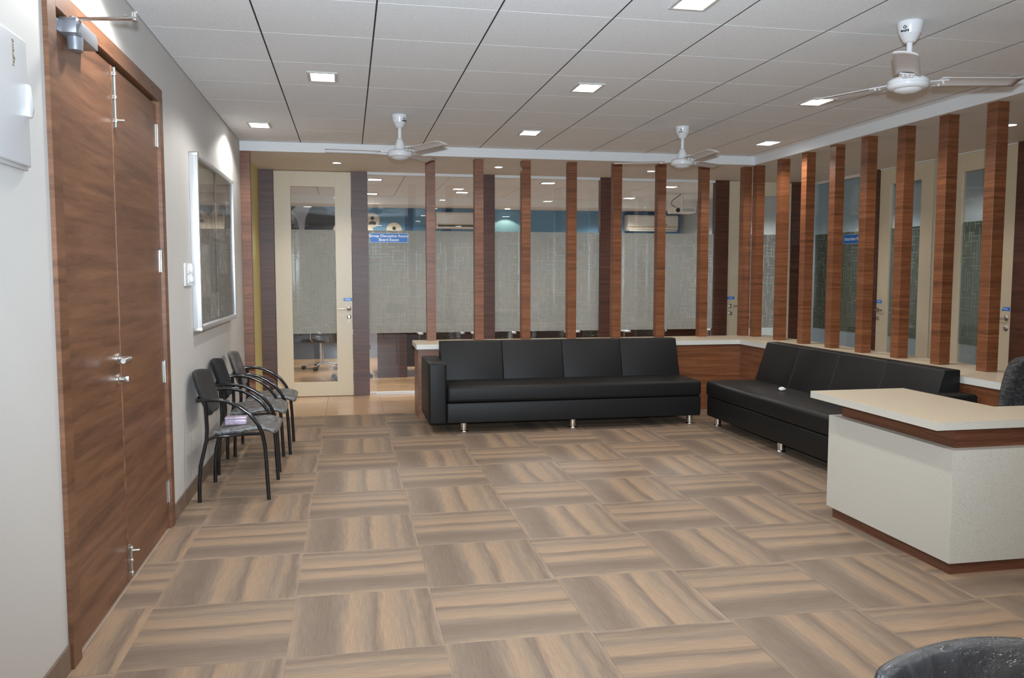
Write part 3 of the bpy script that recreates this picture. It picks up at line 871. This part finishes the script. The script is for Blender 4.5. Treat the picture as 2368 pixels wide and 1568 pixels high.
# meeting room ceiling: tiles and bulkhead
mc = MB().box(-1.14, 9.5, YB + 0.1, YR, HC + 0.002, HC + 0.02).build('ceiling_meeting_room', 'gap'); struct(mc, 'tiled ceiling inside the meeting room')
mtile = None
for i in range(-1, 12):
    for j in range(6):
        x = cx0 + cdx * (i + 0.5); y_ = YB + 0.1 + 0.6097 * (j + 0.5)
        if mtile is None:
            o = mtile = MB().box(-cdx / 2 + 0.0045, cdx / 2 - 0.0045, -0.3025, 0.3025, -0.013, 0).build('tile', 'ceil', None, origin=(0, 0, 0))
        else:
            o = mtile.copy(); COL.objects.link(o)
        o.parent = mc
        o.location = Vector((x, y_, HC + 0.002)) - WL[mc.name]
bk = MB().box(-1.14, 6.05, 13.76, YR, 2.60, HC + 0.001).build('trim_15', 'soffit'); struct(bk, 'pale bulkhead across the far end of the meeting room')
# interview rooms
o = MB().box(9.4, 9.5, -3.2, YB + 0.05, -0.01, HC + 0.02).build('wall_interview', 'roomwall'); struct(o, 'pale blue far wall of the interview rooms')
o = MB().box(XR + 0.05, 9.4, YB + 0.051, YB + 0.15, -0.01, HC + 0.02).build('wall_interview_end', 'roomwall'); struct(o, 'pale blue end wall of the interview room')
o = MB().box(XR + 0.051, 9.4, 7.64, 7.72, -0.01, HC + 0.02).build('wall_interview_middle', 'roomwall'); struct(o, 'pale blue wall between the interview rooms')
o = MB().box(XR + 0.16, 9.4, -3.2, YB + 0.05, HC - 0.01, HC + 0.01).build('ceiling_interview', 'soffit'); struct(o, 'plain ceiling of the interview rooms')

def airco(x0, x1, label, open_flap):
    a = empty('air_conditioner', ((x0 + x1) / 2, YR, 2.24), label, 'air conditioner', 'wall air conditioners in the meeting room')
    y1, y0 = YR - 0.0055, YR - 0.215
    MB().prism([(y1, 2.245), (y0 + 0.05, 2.245), (y0, 2.285), (y0 - 0.01, 2.50), (y0 + 0.02, 2.53), (y1, 2.53)], x0, x1, 0, 0.01, 2).build('body', 'acwhite', a, smooth=True)
    MB().box(x0 + 0.01, x1 - 0.01, y0 - 0.014, y0 - 0.004, 2.308, 2.322).build('trim_strip', 'acgold', a)
    MB().box(x0 + 0.66, x0 + 0.75, y0 - 0.016, y0 - 0.008, 2.345, 2.360).build('badge', 'blueband', a)
    if open_flap:
        MB().box(x0 + 0.03, x1 - 0.03, y0 - 0.02, y0 + 0.02, 2.285, 2.300).build('outlet', 'gap', a)
        MB().box(x0 + 0.03, x1 - 0.03, y0 - 0.075, y0 + 0.02, 2.262, 2.270).build('flap', 'acwhite', a)
    else:
        MB().box(x0 + 0.03, x1 - 0.03, y0 + 0.0, y0 + 0.05, 2.240, 2.252).build('flap', 'acwhite', a)
airco(1.50, 2.45, 'white air conditioner with open flap behind the second window post', True)
airco(4.965, 5.925, 'white air conditioner with closed flap below the projector', False)

pj = empty('projector', (5.245, 12.5, HC - 0.011), 'white ceiling projector hung on a pole in the meeting room', 'projector')
MB().box(5.065, 5.425, 12.36, 12.66, 2.425, 2.512, 0.012, 3).build('body', 'acwhite', pj, smooth=True)
g_ = MB()
for k in range(9): g_.box(5.20 + k * 0.023, 5.213 + k * 0.023, 12.357, 12.363, 2.447, 2.494)
g_.build('vent', 'gridbar', pj)
MB().lathe([(0.028, 0), (0.028, -0.02), (0.036, -0.024), (0, -0.026)], (5.115, 12.361, 2.466), 16, axis=1).build('lens', 'blackplastic', pj, smooth=True)
MB().tube([(5.245, 12.5, 2.508), (5.245, 12.5, HC - 0.012)], 0.016, 12).build('pole', 'alu', pj, smooth=True)
MB().tube([(5.225, 12.5, HC - 0.015), (5.15, 12.48, 2.68), (5.06, 12.46, 2.62), (5.045, 12.44, 2.56), (5.09, 12.43, 2.525), (5.14, 12.43, 2.508)], 0.006, 8).build('cable', 'blackplastic', pj, smooth=True)

mt = empty('meeting_table', (2.9, 12.2, 0), 'long dark wood meeting table behind the frosted glass', 'table')
MB().box(0.36, 5.5, 11.62, 12.75, 0.72, 0.755, 0.004, 2).build('tabletop', 'dark_shaded_wood', mt)
for x in (0.42, 2.9, 5.35):
    MB().box(x, x + 0.05, 11.70, 12.6, 0, 0.72, 0.002, 1).build('leg_panel', 'dark_shaded_wood', mt)
MB().box(0.47, 5.35, 12.1, 12.13, 0.1, 0.719).build('modesty_panel', 'dark_shaded_wood', mt)
MB().box(0.385, 0.80, 11.64, 11.69, 0.0, 0.719, 0.002, 1).build('end_panel', 'dark_shaded_wood', mt)

def conf_chair():
    c = empty('meeting_chair', (0, 0, 0))
    MB().box(-0.23, 0.23, -0.22, 0.24, 0.42, 0.49, 0.025, 3).build('seat', 'wrapblack', c, smooth=True)
    def f(u, v):
        x = (u - 0.5) * 0.46 * (1 - 0.12 * v ** 3)
        return (x, -0.21 - 0.05 * v - 0.06 * (1 - (2 * u - 1) ** 2), 0.52 + 0.46 * v)
    MB().grid(f, 8, 6).build('backrest', 'wrapblack', c, smooth=True, solid=0.035)
    for s in (-1, 1):
        MB().tube([(s * 0.245, 0.02, 0.45), (s * 0.275, 0.02, 0.47), (s * 0.28, 0.02, 0.64)], 0.011, 8).build('arm_post', 'chrome', c, smooth=True)
        MB().box(s * 0.28 - 0.03, s * 0.28 + 0.03, -0.16, 0.12, 0.64, 0.668, 0.012, 2).build('armrest', 'plasticwhite', c, smooth=True)
    MB().tube([(0, 0, 0.09), (0, 0, 0.43)], 0.025, 10).build('column', 'chrome', c, smooth=True)
    b = MB()
    for k in range(5):
        a = k * 2 * PI / 5 + 0.3
        b.tube([(0, 0, 0.10), (0.27 * math.cos(a), 0.27 * math.sin(a), 0.065)], [0.02, 0.012], 8)
    b.build('star_base', 'chrome', c, smooth=True)
    for k in range(5):
        a = k * 2 * PI / 5 + 0.3
        MB().lathe([(0.03, -0.02), (0.03, 0.02)], (0.27 * math.cos(a), 0.27 * math.sin(a), 0.03), 12, axis=0).build('caster', 'blackplastic', c, smooth=True)
    return c
cc = conf_chair()
spots = [(1.22, 11.2, 0.05, 'beside the end post of the ledge'), (1.95, 11.18, -0.1, 'behind the second window, by its pilaster'), (2.66, 11.2, 0.08, 'in the middle of the second window'), (3.42, 11.2, -0.04, 'just past the third pilaster'),
         (4.12, 11.18, 0.1, 'in the middle of the third window'), (0.02, 11.6, -1.4, 'at the end of the table by the sign'), (5.42, 11.25, 0.15, 'seen through the back corner door'), (-0.42, 12.9, -2.2, 'seen through the door by the yellow wall')]
for k, (x, y, r, w) in enumerate(spots):
    o = cc if k == 0 else copy_tree(cc)
    o.location = (x, y, 0); o.rotation_euler = (0, 0, r)
    tag(o, 'black plastic-wrapped meeting chair ' + w, 'chair', 'meeting chairs behind the glass')
it = empty('interview_table', (7.3, 8.2, 0), 'low dark table inside the interview room', 'table')
MB().box(6.9, 7.7, 7.85, 8.6, 0.68, 0.72, 0.004, 2).build('tabletop', 'dark_shaded_wood', it)
for x in (6.93, 7.67):
    for y in (7.88, 8.57): MB().box(x - 0.025, x + 0.025, y - 0.025, y + 0.025, 0, 0.68).build('leg', 'blackplastic', it)

# ------------------------------------------------------------------ lights in ceilings
def square_light(x, y, label, group, watts, z=HC, w=0.150, d=0.215, spot=True, name='ceiling_light'):
    a = empty(name, (x, y, z), label, 'ceiling light', group)
    fw, fd = w / 2 + 0.022, d / 2 + 0.022
    m = MB()
    m.box(x - fw, x + fw, y - fd, y - d / 2, z - 0.009, z - 0.0005, 0.002, 1)
    m.box(x - fw, x + fw, y + d / 2, y + fd, z - 0.009, z - 0.0005, 0.002, 1)
    m.box(x - fw, x - w / 2, y - d / 2, y + d / 2, z - 0.009, z - 0.0005, 0.002, 1)
    m.box(x + w / 2, x + fw, y - d / 2, y + d / 2, z - 0.009, z - 0.0005, 0.002, 1)
    m.build('frame', 'lightframe', a)
    MB().box(x - w / 2, x + w / 2, y - d / 2, y + d / 2, z - 0.006, z - 0.001).build('diffuser', 'led', a)
    l = lamp('led_beam', 'SPOT', (0, 0, -0.02), watts, (1.0, 0.975, 0.935), shadow_soft_size=0.06, spot_size=math.radians(150), spot_blend=0.3)
    l.parent = a
    return a
G1 = 'square lights in the main ceiling'
square_light(-0.147, 5.672, 'square ceiling light between the double door and the first fan', G1, SPOT_W)
square_light(-0.74, 7.565, 'square ceiling light close to the cream wall above the notice board', G1, SPOT_W)
square_light(1.648, 5.632, 'square ceiling light in the middle of the ceiling, before the far pair', G1, SPOT_W)
square_light(1.65, 7.484, 'square ceiling light between the two far fans', G1, SPOT_W)
square_light(3.47, 5.736, 'square ceiling light behind the blade of the large near fan', G1, SPOT_W)
square_light(4.083, 7.599, 'square ceiling light near the corner of the white fascia', G1, SPOT_W)
square_light(1.645, 3.78, 'square ceiling light cut by the top edge of the view', G1, SPOT_W)
for (x, y, w) in ((-0.74, 3.72, 'over the double door'), (3.45, 1.9, 'over the approach to the desk'), (1.65, 1.8, 'over the open floor before the desk'),
               (1.65, -0.1, 'behind the photographer, mid floor'), (3.45, -0.1, 'behind the photographer, by the partition'), (0.8, -2.0, 'by the entrance window'), (2.9, -2.0, 'by the entrance wall')):
    square_light(x, y, 'square ceiling light ' + w, G1 + ' out of view', SPOT_W)
G2 = 'square lights in the meeting room ceiling'
for x, y, w in ((0.37, 11.41, 'just above the sign window, nearer the glass'), (0.38, 13.4, 'just above the sign window, farther inside'), (1.76, 12.9, 'above the open-flap air conditioner'), (2.77, 11.37, 'in the middle of the second window'),
             (4.64, 11.5, 'beside the projector pole'), (4.64, 13.3, 'above the closed-flap air conditioner')):
    square_light(x, y, 'bright meeting room ceiling light ' + w, G2, ROOM_W, z=HC - 0.011, w=0.17, d=0.17)
square_light(7.6, 8.7, 'ceiling light inside the interview room behind the side window', 'interview room lights', ROOM_W * 0.7, z=HC - 0.01)
square_light(7.6, 6.9, 'ceiling light inside the room behind the end side door', 'interview room lights', ROOM_W * 0.7, z=HC - 0.01)
for x, y, w in ((-0.105, 9.22, 'before the cream glazed door'), (1.673, 9.22, 'between the first posts'), (3.481, 9.22, 'behind the far fan by the middle posts'), (5.26, 5.847, 'over the side corridor')):
    a = empty('soffit_spotlight', (x, y, SF), 'small round spotlight in the soffit ' + w, 'spotlight', 'round spotlights in the soffit')
    MB().lathe([(0.058, -0.0005), (0.056, -0.006), (0.046, -0.007), (0.044, -0.002)], (x, y, SF), 24).build('ring', 'lightframe', a, smooth=True)
    MB().lathe([(0.044, -0.001), (0.044, -0.005), (0.0, -0.007)], (x, y, SF), 24).build('lens', 'spotled', a, smooth=True)
    l = lamp('spot_beam', 'SPOT', (0, 0, -0.012), SOFFIT_W, (1.0, 0.9, 0.76), shadow_soft_size=0.04, spot_size=math.radians(120), spot_blend=0.5)
    l.parent = a
a = empty('wall_washer', (2.75, 14.28, 2.60), 'small warm spotlight washing the blue mural in the meeting room', 'spotlight')
MB().lathe([(0.045, -0.0005), (0.045, -0.008), (0.0, -0.008)], (2.75, 14.28, 2.60), 18).build('lens', 'spotled', a)
l = lamp('washer_beam', 'SPOT', (0, 0, -0.012), 34, (1.0, 0.80, 0.50), shadow_soft_size=0.02, spot_size=math.radians(112), spot_blend=0.2)
l.parent = a

# ------------------------------------------------------------------ ceiling fans
def make_fan():
    f = empty('ceiling_fan', (0, 0, 0))          # origin at the ceiling
    can = MB().lathe([(0.062, -0.001), (0.064, -0.012), (0.060, -0.03), (0.053, -0.062), (0.050, -0.064), (0.044, -0.080), (0.041, -0.082), (0.032, -0.100), (0.021, -0.106), (0.0, -0.106)], n=28).build('canopy', 'fanwhite', f, smooth=True, origin=(0, 0, 0))
    MB().tube([(0, 0, -0.10), (0, 0, -0.235)], 0.015, 14).build('rod', 'fanwhite', f, smooth=True)
    MB().lathe([(0.0, -0.19), (0.016, -0.192), (0.026, -0.20), (0.028, -0.215), (0.036, -0.225), (0.038, -0.24), (0.044, -0.255), (0.046, -0.272), (0.050, -0.280), (0.0, -0.281)], n=24).build('cup', 'fanwhite', f, smooth=True)
    MB().lathe([(0.0, -0.279), (0.058, -0.280), (0.088, -0.288), (0.098, -0.297), (0.101, -0.305), (0.101, -0.313), (0.098, -0.316), (0.101, -0.319), (0.101, -0.326), (0.094, -0.336), (0.080, -0.342), (0.070, -0.343), (0.062, -0.352), (0.030, -0.361), (0.0, -0.363)], n=32).build('motor_housing', 'fanwhite', f, smooth=True)
    q = MB()
    for s in (1, -1):
        pass
    for k in range(3):
        a = k * 2 * PI / 3
        ca, sa = math.cos(a), math.sin(a)
        def R(p): return (p[0] * ca - p[1] * sa, p[0] * sa + p[1] * ca, p[2])
        tilt = math.radians(-11)
        def bl(u, v):
            x = 0.155 + 0.445 * u
            hw = 0.060 - 0.004 * u
            if u > 0.93: hw *= 1 - 0.10 * ((u - 0.93) / 0.07) ** 2
            yy = (v - 0.5) * 2 * hw
            zz = -0.302 + yy * math.tan(tilt) - 0.012 * (1 - (2 * v - 1) ** 2) * -0.6 + 0.006 * u
            return R((x, yy, zz))
        b = MB().grid(bl, 10, 6).build('blade', 'blade', f, smooth=True, origin=(0, 0, 0), solid=0.0022)
        br = MB()
        br.hexa([R(p) for p in ((0.085, -0.022, -0.306), (0.20, -0.034, -0.2985), (0.20, 0.034, -0.3115), (0.085, 0.022, -0.306), (0.085, -0.022, -0.302), (0.20, -0.034, -0.2945), (0.20, 0.034, -0.3075), (0.085, 0.022, -0.302))])
        for (sx, sy) in ((0.175, -0.02), (0.175, 0.02), (0.19, 0.0)):
            z = -0.302 + sy * math.tan(tilt)
            br.lathe([(0.005, z - 0.012), (0.005, z - 0.004)], R((sx, sy, 0)), 8)
        br.build('blade_bracket', 'fanwhite', b, smooth=True)
    # maker's mark on the canopy: a diamond and the name
    lg = MB()
    for (r0, r1) in ((0.0085, 0.0055),):
        pts_o = [(0, r0 * 1.15), (r0 * 1.3, 0), (0, -r0 * 1.15), (-r0 * 1.3, 0)]
        for i in range(4):
            p, q2 = pts_o[i], pts_o[(i + 1) % 4]
            lg.hexa([(p[0], -0.0625, -0.036 + p[1]), (q2[0], -0.0625, -0.036 + q2[1]), (q2[0] * 0.62, -0.0625, -0.036 + q2[1] * 0.62), (p[0] * 0.62, -0.0625, -0.036 + p[1] * 0.62),
                     (p[0], -0.0595, -0.036 + p[1]), (q2[0], -0.0595, -0.036 + q2[1]), (q2[0] * 0.62, -0.0595, -0.036 + q2[1] * 0.62), (p[0] * 0.62, -0.0595, -0.036 + p[1] * 0.62)])
    lg.build('emblem', 'ink', can)
    t = text('lettering', 'BAJAJ', (0, -0.0605, -0.054), 0.014, 'ink', can, (PI / 2, 0, 0), extrude=0.003, xscale=1.25)
    return f
fan0 = make_fan()
for k, (x, y, ang, lg, lab) in enumerate(((2.866, 3.881, -8, -60, 'white three-blade ceiling fan over the reception desk'), (0.429, 6.893, -61, 35, 'white three-blade ceiling fan before the sign and the back ledge'), (2.907, 6.937, -88, -36, 'white three-blade ceiling fan above the sofa corner'))):
    o = fan0 if k == 0 else copy_tree(fan0)
    o.location = (x, y, HC)
    o.rotation_euler = (0, 0, math.radians(ang))
    tag(o, lab, 'ceiling fan', 'white ceiling fans')
    for ch in o.children:
        if ch.name.startswith('canopy'): ch.rotation_euler = (0, 0, math.radians(lg - ang))

# ------------------------------------------------------------------ sofas
def sofa(label, tf, origin):
    """built as (along, depth, z) and mapped by tf; along 0 is the arm end"""
    s = empty('sofa', origin, label, 'sofa', 'long black sofas')
    def mk(m, name, mat='leather', **kw):
        m.mapv(lambda c: tf(c)); return m.build(name, mat, s, smooth=True, **kw)
    L = 2.63
    mk(MB().box(0, 0.163, 0.005, 0.755, 0.088, 0.648, 0.022, 4), 'arm')
    mk(MB().box(0.166, L, 0.018, 0.75, 0.090, 0.280, 0.014, 3), 'base')
    mk(MB().box(0.166, L, 0.0, 0.66, 0.282, 0.432, 0.034, 5), 'seat_cushion')
    n = 4; w = (2.612 - 0.172) / n
    for k in range(n):
        a = 0.172 + k * w; b = a + w
        mk(MB().hexa([(a, 0.495, 0.40), (b, 0.495, 0.40), (b, 0.752, 0.40), (a, 0.752, 0.40), (a, 0.625, 0.795), (b, 0.625, 0.795), (b, 0.752, 0.795), (a, 0.752, 0.795)], 0.009, 3), 'back_panel')
    for x in (0.33, 1.37, 2.55):
        for d in (0.10, 0.66):
            m = MB().lathe([(0.036, 0.0), (0.038, 0.004), (0.036, 0.010), (0.031, 0.014), (0.031, 0.092)], (x, d, 0), 18)
            mk(m, 'leg', 'chrome')
    return s
s1 = sofa('long black leatherette sofa against the back partition', lambda c: (0.695 + c[0], 7.36 + c[1], c[2]), (2.0, 7.7, 0))
s2_ = sofa('long black leatherette sofa along the side partition behind the desk', lambda c: (3.36 + c[1], 4.735 + c[0], c[2]), (3.7, 6.0, 0))
# crumpled tissue left on the side sofa
def crumple(u, v):
    th, ph = u * 2 * PI, (v - 0.5) * PI
    r = 0.020 * (1 + 0.35 * math.sin(5 * th + 3 * v * 7) * math.cos(4 * ph))
    return (3.70 + r * 1.4 * math.cos(th) * math.cos(ph), 6.54 + r * math.sin(th) * math.cos(ph), 0.453 + r * 0.7 * math.sin(ph))
tag(MB().grid(crumple, 12, 8).build('tissue', 'tissue'), 'crumpled white tissue left on the seat of the side sofa', 'tissue')

# ------------------------------------------------------------------ reception desk
dk = empty('reception_desk', (3.3, 3.8, 0), 'pale speckled L-shaped reception desk with brown plinth and band', 'desk')
EX = 3.98
def Lp(o, i, x0=2.80, y0=3.368, y1=4.40, xi=3.24, yi=3.66):
    return [(x0 + o, y0 + o), (EX, y0 + o), (EX, yi - i), (xi - i, yi - i), (xi - i, y1 - o), (x0 + o, y1 - o)]
MB().prism(Lp(0.026, 0.02), 0.0, 0.064, 2).build('plinth', 'deskwood', dk)
MB().box(2.80, 3.24, 3.370, 4.40, 0.063, 0.612, 0.0008, 1).build('side_panel', 'desk', dk)
MB().box(2.8025, EX, 3.3665, 3.3695, 0.063, 0.612).build('front_panel', 'desk', dk)
MB().box(3.241, EX, 3.370, 3.66, 0.063, 0.612).build('carcass', 'desk', dk)
MB().prism(Lp(0.052, 0.02), 0.612, 0.716, 2).build('band', 'deskwood', dk)
top = [(2.69, 3.348), (EX, 3.348), (EX, 3.70), (3.31, 3.70), (3.31, 4.425), (2.69, 4.425)]
MB().prism(top, 0.7155, 0.7525, 2).build('top_edge', 'desk', dk)
MB().prism(top, 0.753, 0.7555, 2).build('top', 'ledge', dk)

# ------------------------------------------------------------------ visitor chairs (front is +x)
def visitor_chair(back_mat):
    c = empty('visitor_chair', (0, 0, 0))
    for s in (-1, 1):
        y = 0.262 * s
        MB().tube([(-0.217, y, 0.0), (-0.215, y, 0.13), (-0.206, y, 0.235), (-0.183, y, 0.33), (-0.166, y, 0.40), (-0.161, y, 0.47), (-0.164, y, 0.57), (-0.168, y, 0.65)], 0.0125, 12).build('leg', 'black', c, smooth=True)
        MB().tube([(0.176, y, 0.432), (0.190, y, 0.35), (0.197, y, 0.25), (0.203, y, 0.11), (0.208, y, 0.0)], 0.0125, 12).build('leg', 'black', c, smooth=True)
        MB().tube([(-0.222, y * 0.86, 0.648), (-0.212, y * 0.97, 0.65), (-0.185, y, 0.654), (-0.13, y, 0.656), (-0.09, y, 0.653), (-0.028, y, 0.64), (0.035, y, 0.61), (0.098, y, 0.562), (0.148, y, 0.496), (0.176, y, 0.432)], 0.0125, 12).build('armrest', 'black', c, smooth=True)
        MB().tube([(-0.166, y, 0.40), (-0.12, y * 0.86, 0.412), (0.10, y * 0.86, 0.425), (0.172, y, 0.43)], 0.0105, 10).build('seat_rail', 'black', c, smooth=True)
    MB().tube([(-0.222, -0.226, 0.648), (-0.236, -0.15, 0.648), (-0.244, 0, 0.648), (-0.236, 0.15, 0.648), (-0.222, 0.226, 0.648)], 0.011, 10).build('back_bar', 'black', c, smooth=True)
    def seat(u, v):
        a = (u - 0.5) * 2; b = (v - 0.5) * 2
        x = 0.06 + 0.195 * a
        y = 0.225 * b * (1 - 0.05 * a)
        z = 0.458 - 0.018 * (1 - b * b) + 0.012 * a - (0.030 * max(0, a - 0.55) / 0.45) + 0.004 * math.sin(7 * b + 3 * a)
        e = max(abs(a), abs(b))
        if e > 0.93: z -= 0.010
        return (x, y, z)
    MB().grid(seat, 14, 14).build('seat', 'wrap', c, smooth=True, solid=0.036, subsurf=1, origin=(0.06, 0, 0.45))
    def back(u, v):
        b = (u - 0.5) * 2
        hw = 0.217 * (0.42 + 0.58 * math.sin(PI / 2 * min(1.0, v / 0.5)) ** 0.8) * (1 - 0.06 * max(0, (v - 0.6) / 0.4) ** 2)
        z = 0.515 + 0.305 * v - 0.018 * b * b * v + 0.03 * b * b * (1 - v) ** 2
        x = -0.222 + 0.045 * b * b - 0.085 * (v - 0.35)
        return (x, b * hw, z)
    MB().grid(back, 12, 10).build('backrest', back_mat, c, smooth=True, solid=0.028, subsurf=1, origin=(-0.22, 0, 0.67))
    return c
G = 'visitor chairs along the cream wall'
vc = visitor_chair('fabric')
def setback(o, mat):
    for ch in o.children:
        if ch.name.startswith('backrest'):
            ch.data = ch.data.copy(); ch.data.materials[0] = MAT[mat]
chairs = [(-0.722, 5.678, 'black armchair holding a lavender box, first of the row after the door', None), (-0.728, 6.432, 'black armchair in the middle of the row along the wall', 'blackfabric'), (-0.69, 7.03, 'armchair with plastic-wrapped back at the far end of the row', 'wrapback')]
for k, (x, y, lab, m) in enumerate(chairs):
    o = vc if k == 0 else copy_tree(vc)
    if m: setback(o, m)
    o.location = (x, y, 0); o.rotation_euler = (0, 0, (-0.03, 0.02, 0.01)[k])
    tag(o, lab, 'chair', G)
fg = copy_tree(vc); setback(fg, 'wrapfg')
fg.location = (1.036, 0.92, 0); fg.rotation_euler = (0, 0, -PI / 2 - 0.01)
tag(fg, 'plastic-wrapped grey chair back rising at the bottom corner of the view', 'chair', 'chair before the photographer')
# box on the first chair
bx = empty('gift_box', (-0.735, 5.60, 0.468), 'small lavender floral box on the seat of the first armchair', 'box')
MB().box(-0.800, -0.668, 5.555, 5.645, 0.469, 0.503, 0.004, 2).build('tray', 'boxpink', bx, smooth=True)
MB().box(-0.803, -0.665, 5.552, 5.648, 0.5035, 0.517, 0.005, 2).build('lid', 'boxpink', bx, smooth=True)

# ------------------------------------------------------------------ reception chair behind the desk (front is -y)
oc = empty('office_chair', (3.82, 4.03, 0), 'high-backed office chair in crinkled plastic behind the reception desk', 'chair')
OX = 3.88
def ob(u, v):
    b = (u - 0.5) * 2
    hw = 0.25 * (1 - 0.24 * v - 0.30 * v ** 4)
    z = 0.50 + 0.475 * v - 0.035 * b * b * v * v
    return (OX + b * hw, 4.06 + 0.05 * v - 0.05 * b * b, z)
MB().grid(ob, 12, 12).build('backrest', 'wrapblack', oc, smooth=True, solid=0.07, subsurf=1)
MB().box(OX - 0.23, OX + 0.23, 3.72, 4.03, 0.42, 0.51, 0.035, 4).build('seat', 'wrapblack', oc, smooth=True)
MB().tube([(OX, 4.02, 0.43), (OX, 4.11, 0.44), (OX, 4.13, 0.56)], 0.02, 8).build('back_bracket', 'blackplastic', oc, smooth=True)
MB().tube([(OX, 3.95, 0.09), (OX, 3.95, 0.43)], 0.026, 12).build('column', 'chrome', oc, smooth=True)
sb = MB()
for k in range(5):
    a = k * 2 * PI / 5 + 0.3
    sb.tube([(OX, 3.95, 0.10), (OX + 0.23 * math.cos(a), 3.95 + 0.23 * math.sin(a), 0.065)], [0.022, 0.013], 8)
sb.build('star_base', 'blackplastic', oc, smooth=True)
for k in range(5):
    a = k * 2 * PI / 5 + 0.3
    MB().lathe([(0.03, -0.02), (0.03, 0.02)], (OX + 0.23 * math.cos(a), 3.95 + 0.23 * math.sin(a), 0.03), 12, axis=0).build('caster', 'blackplastic', oc, smooth=True)
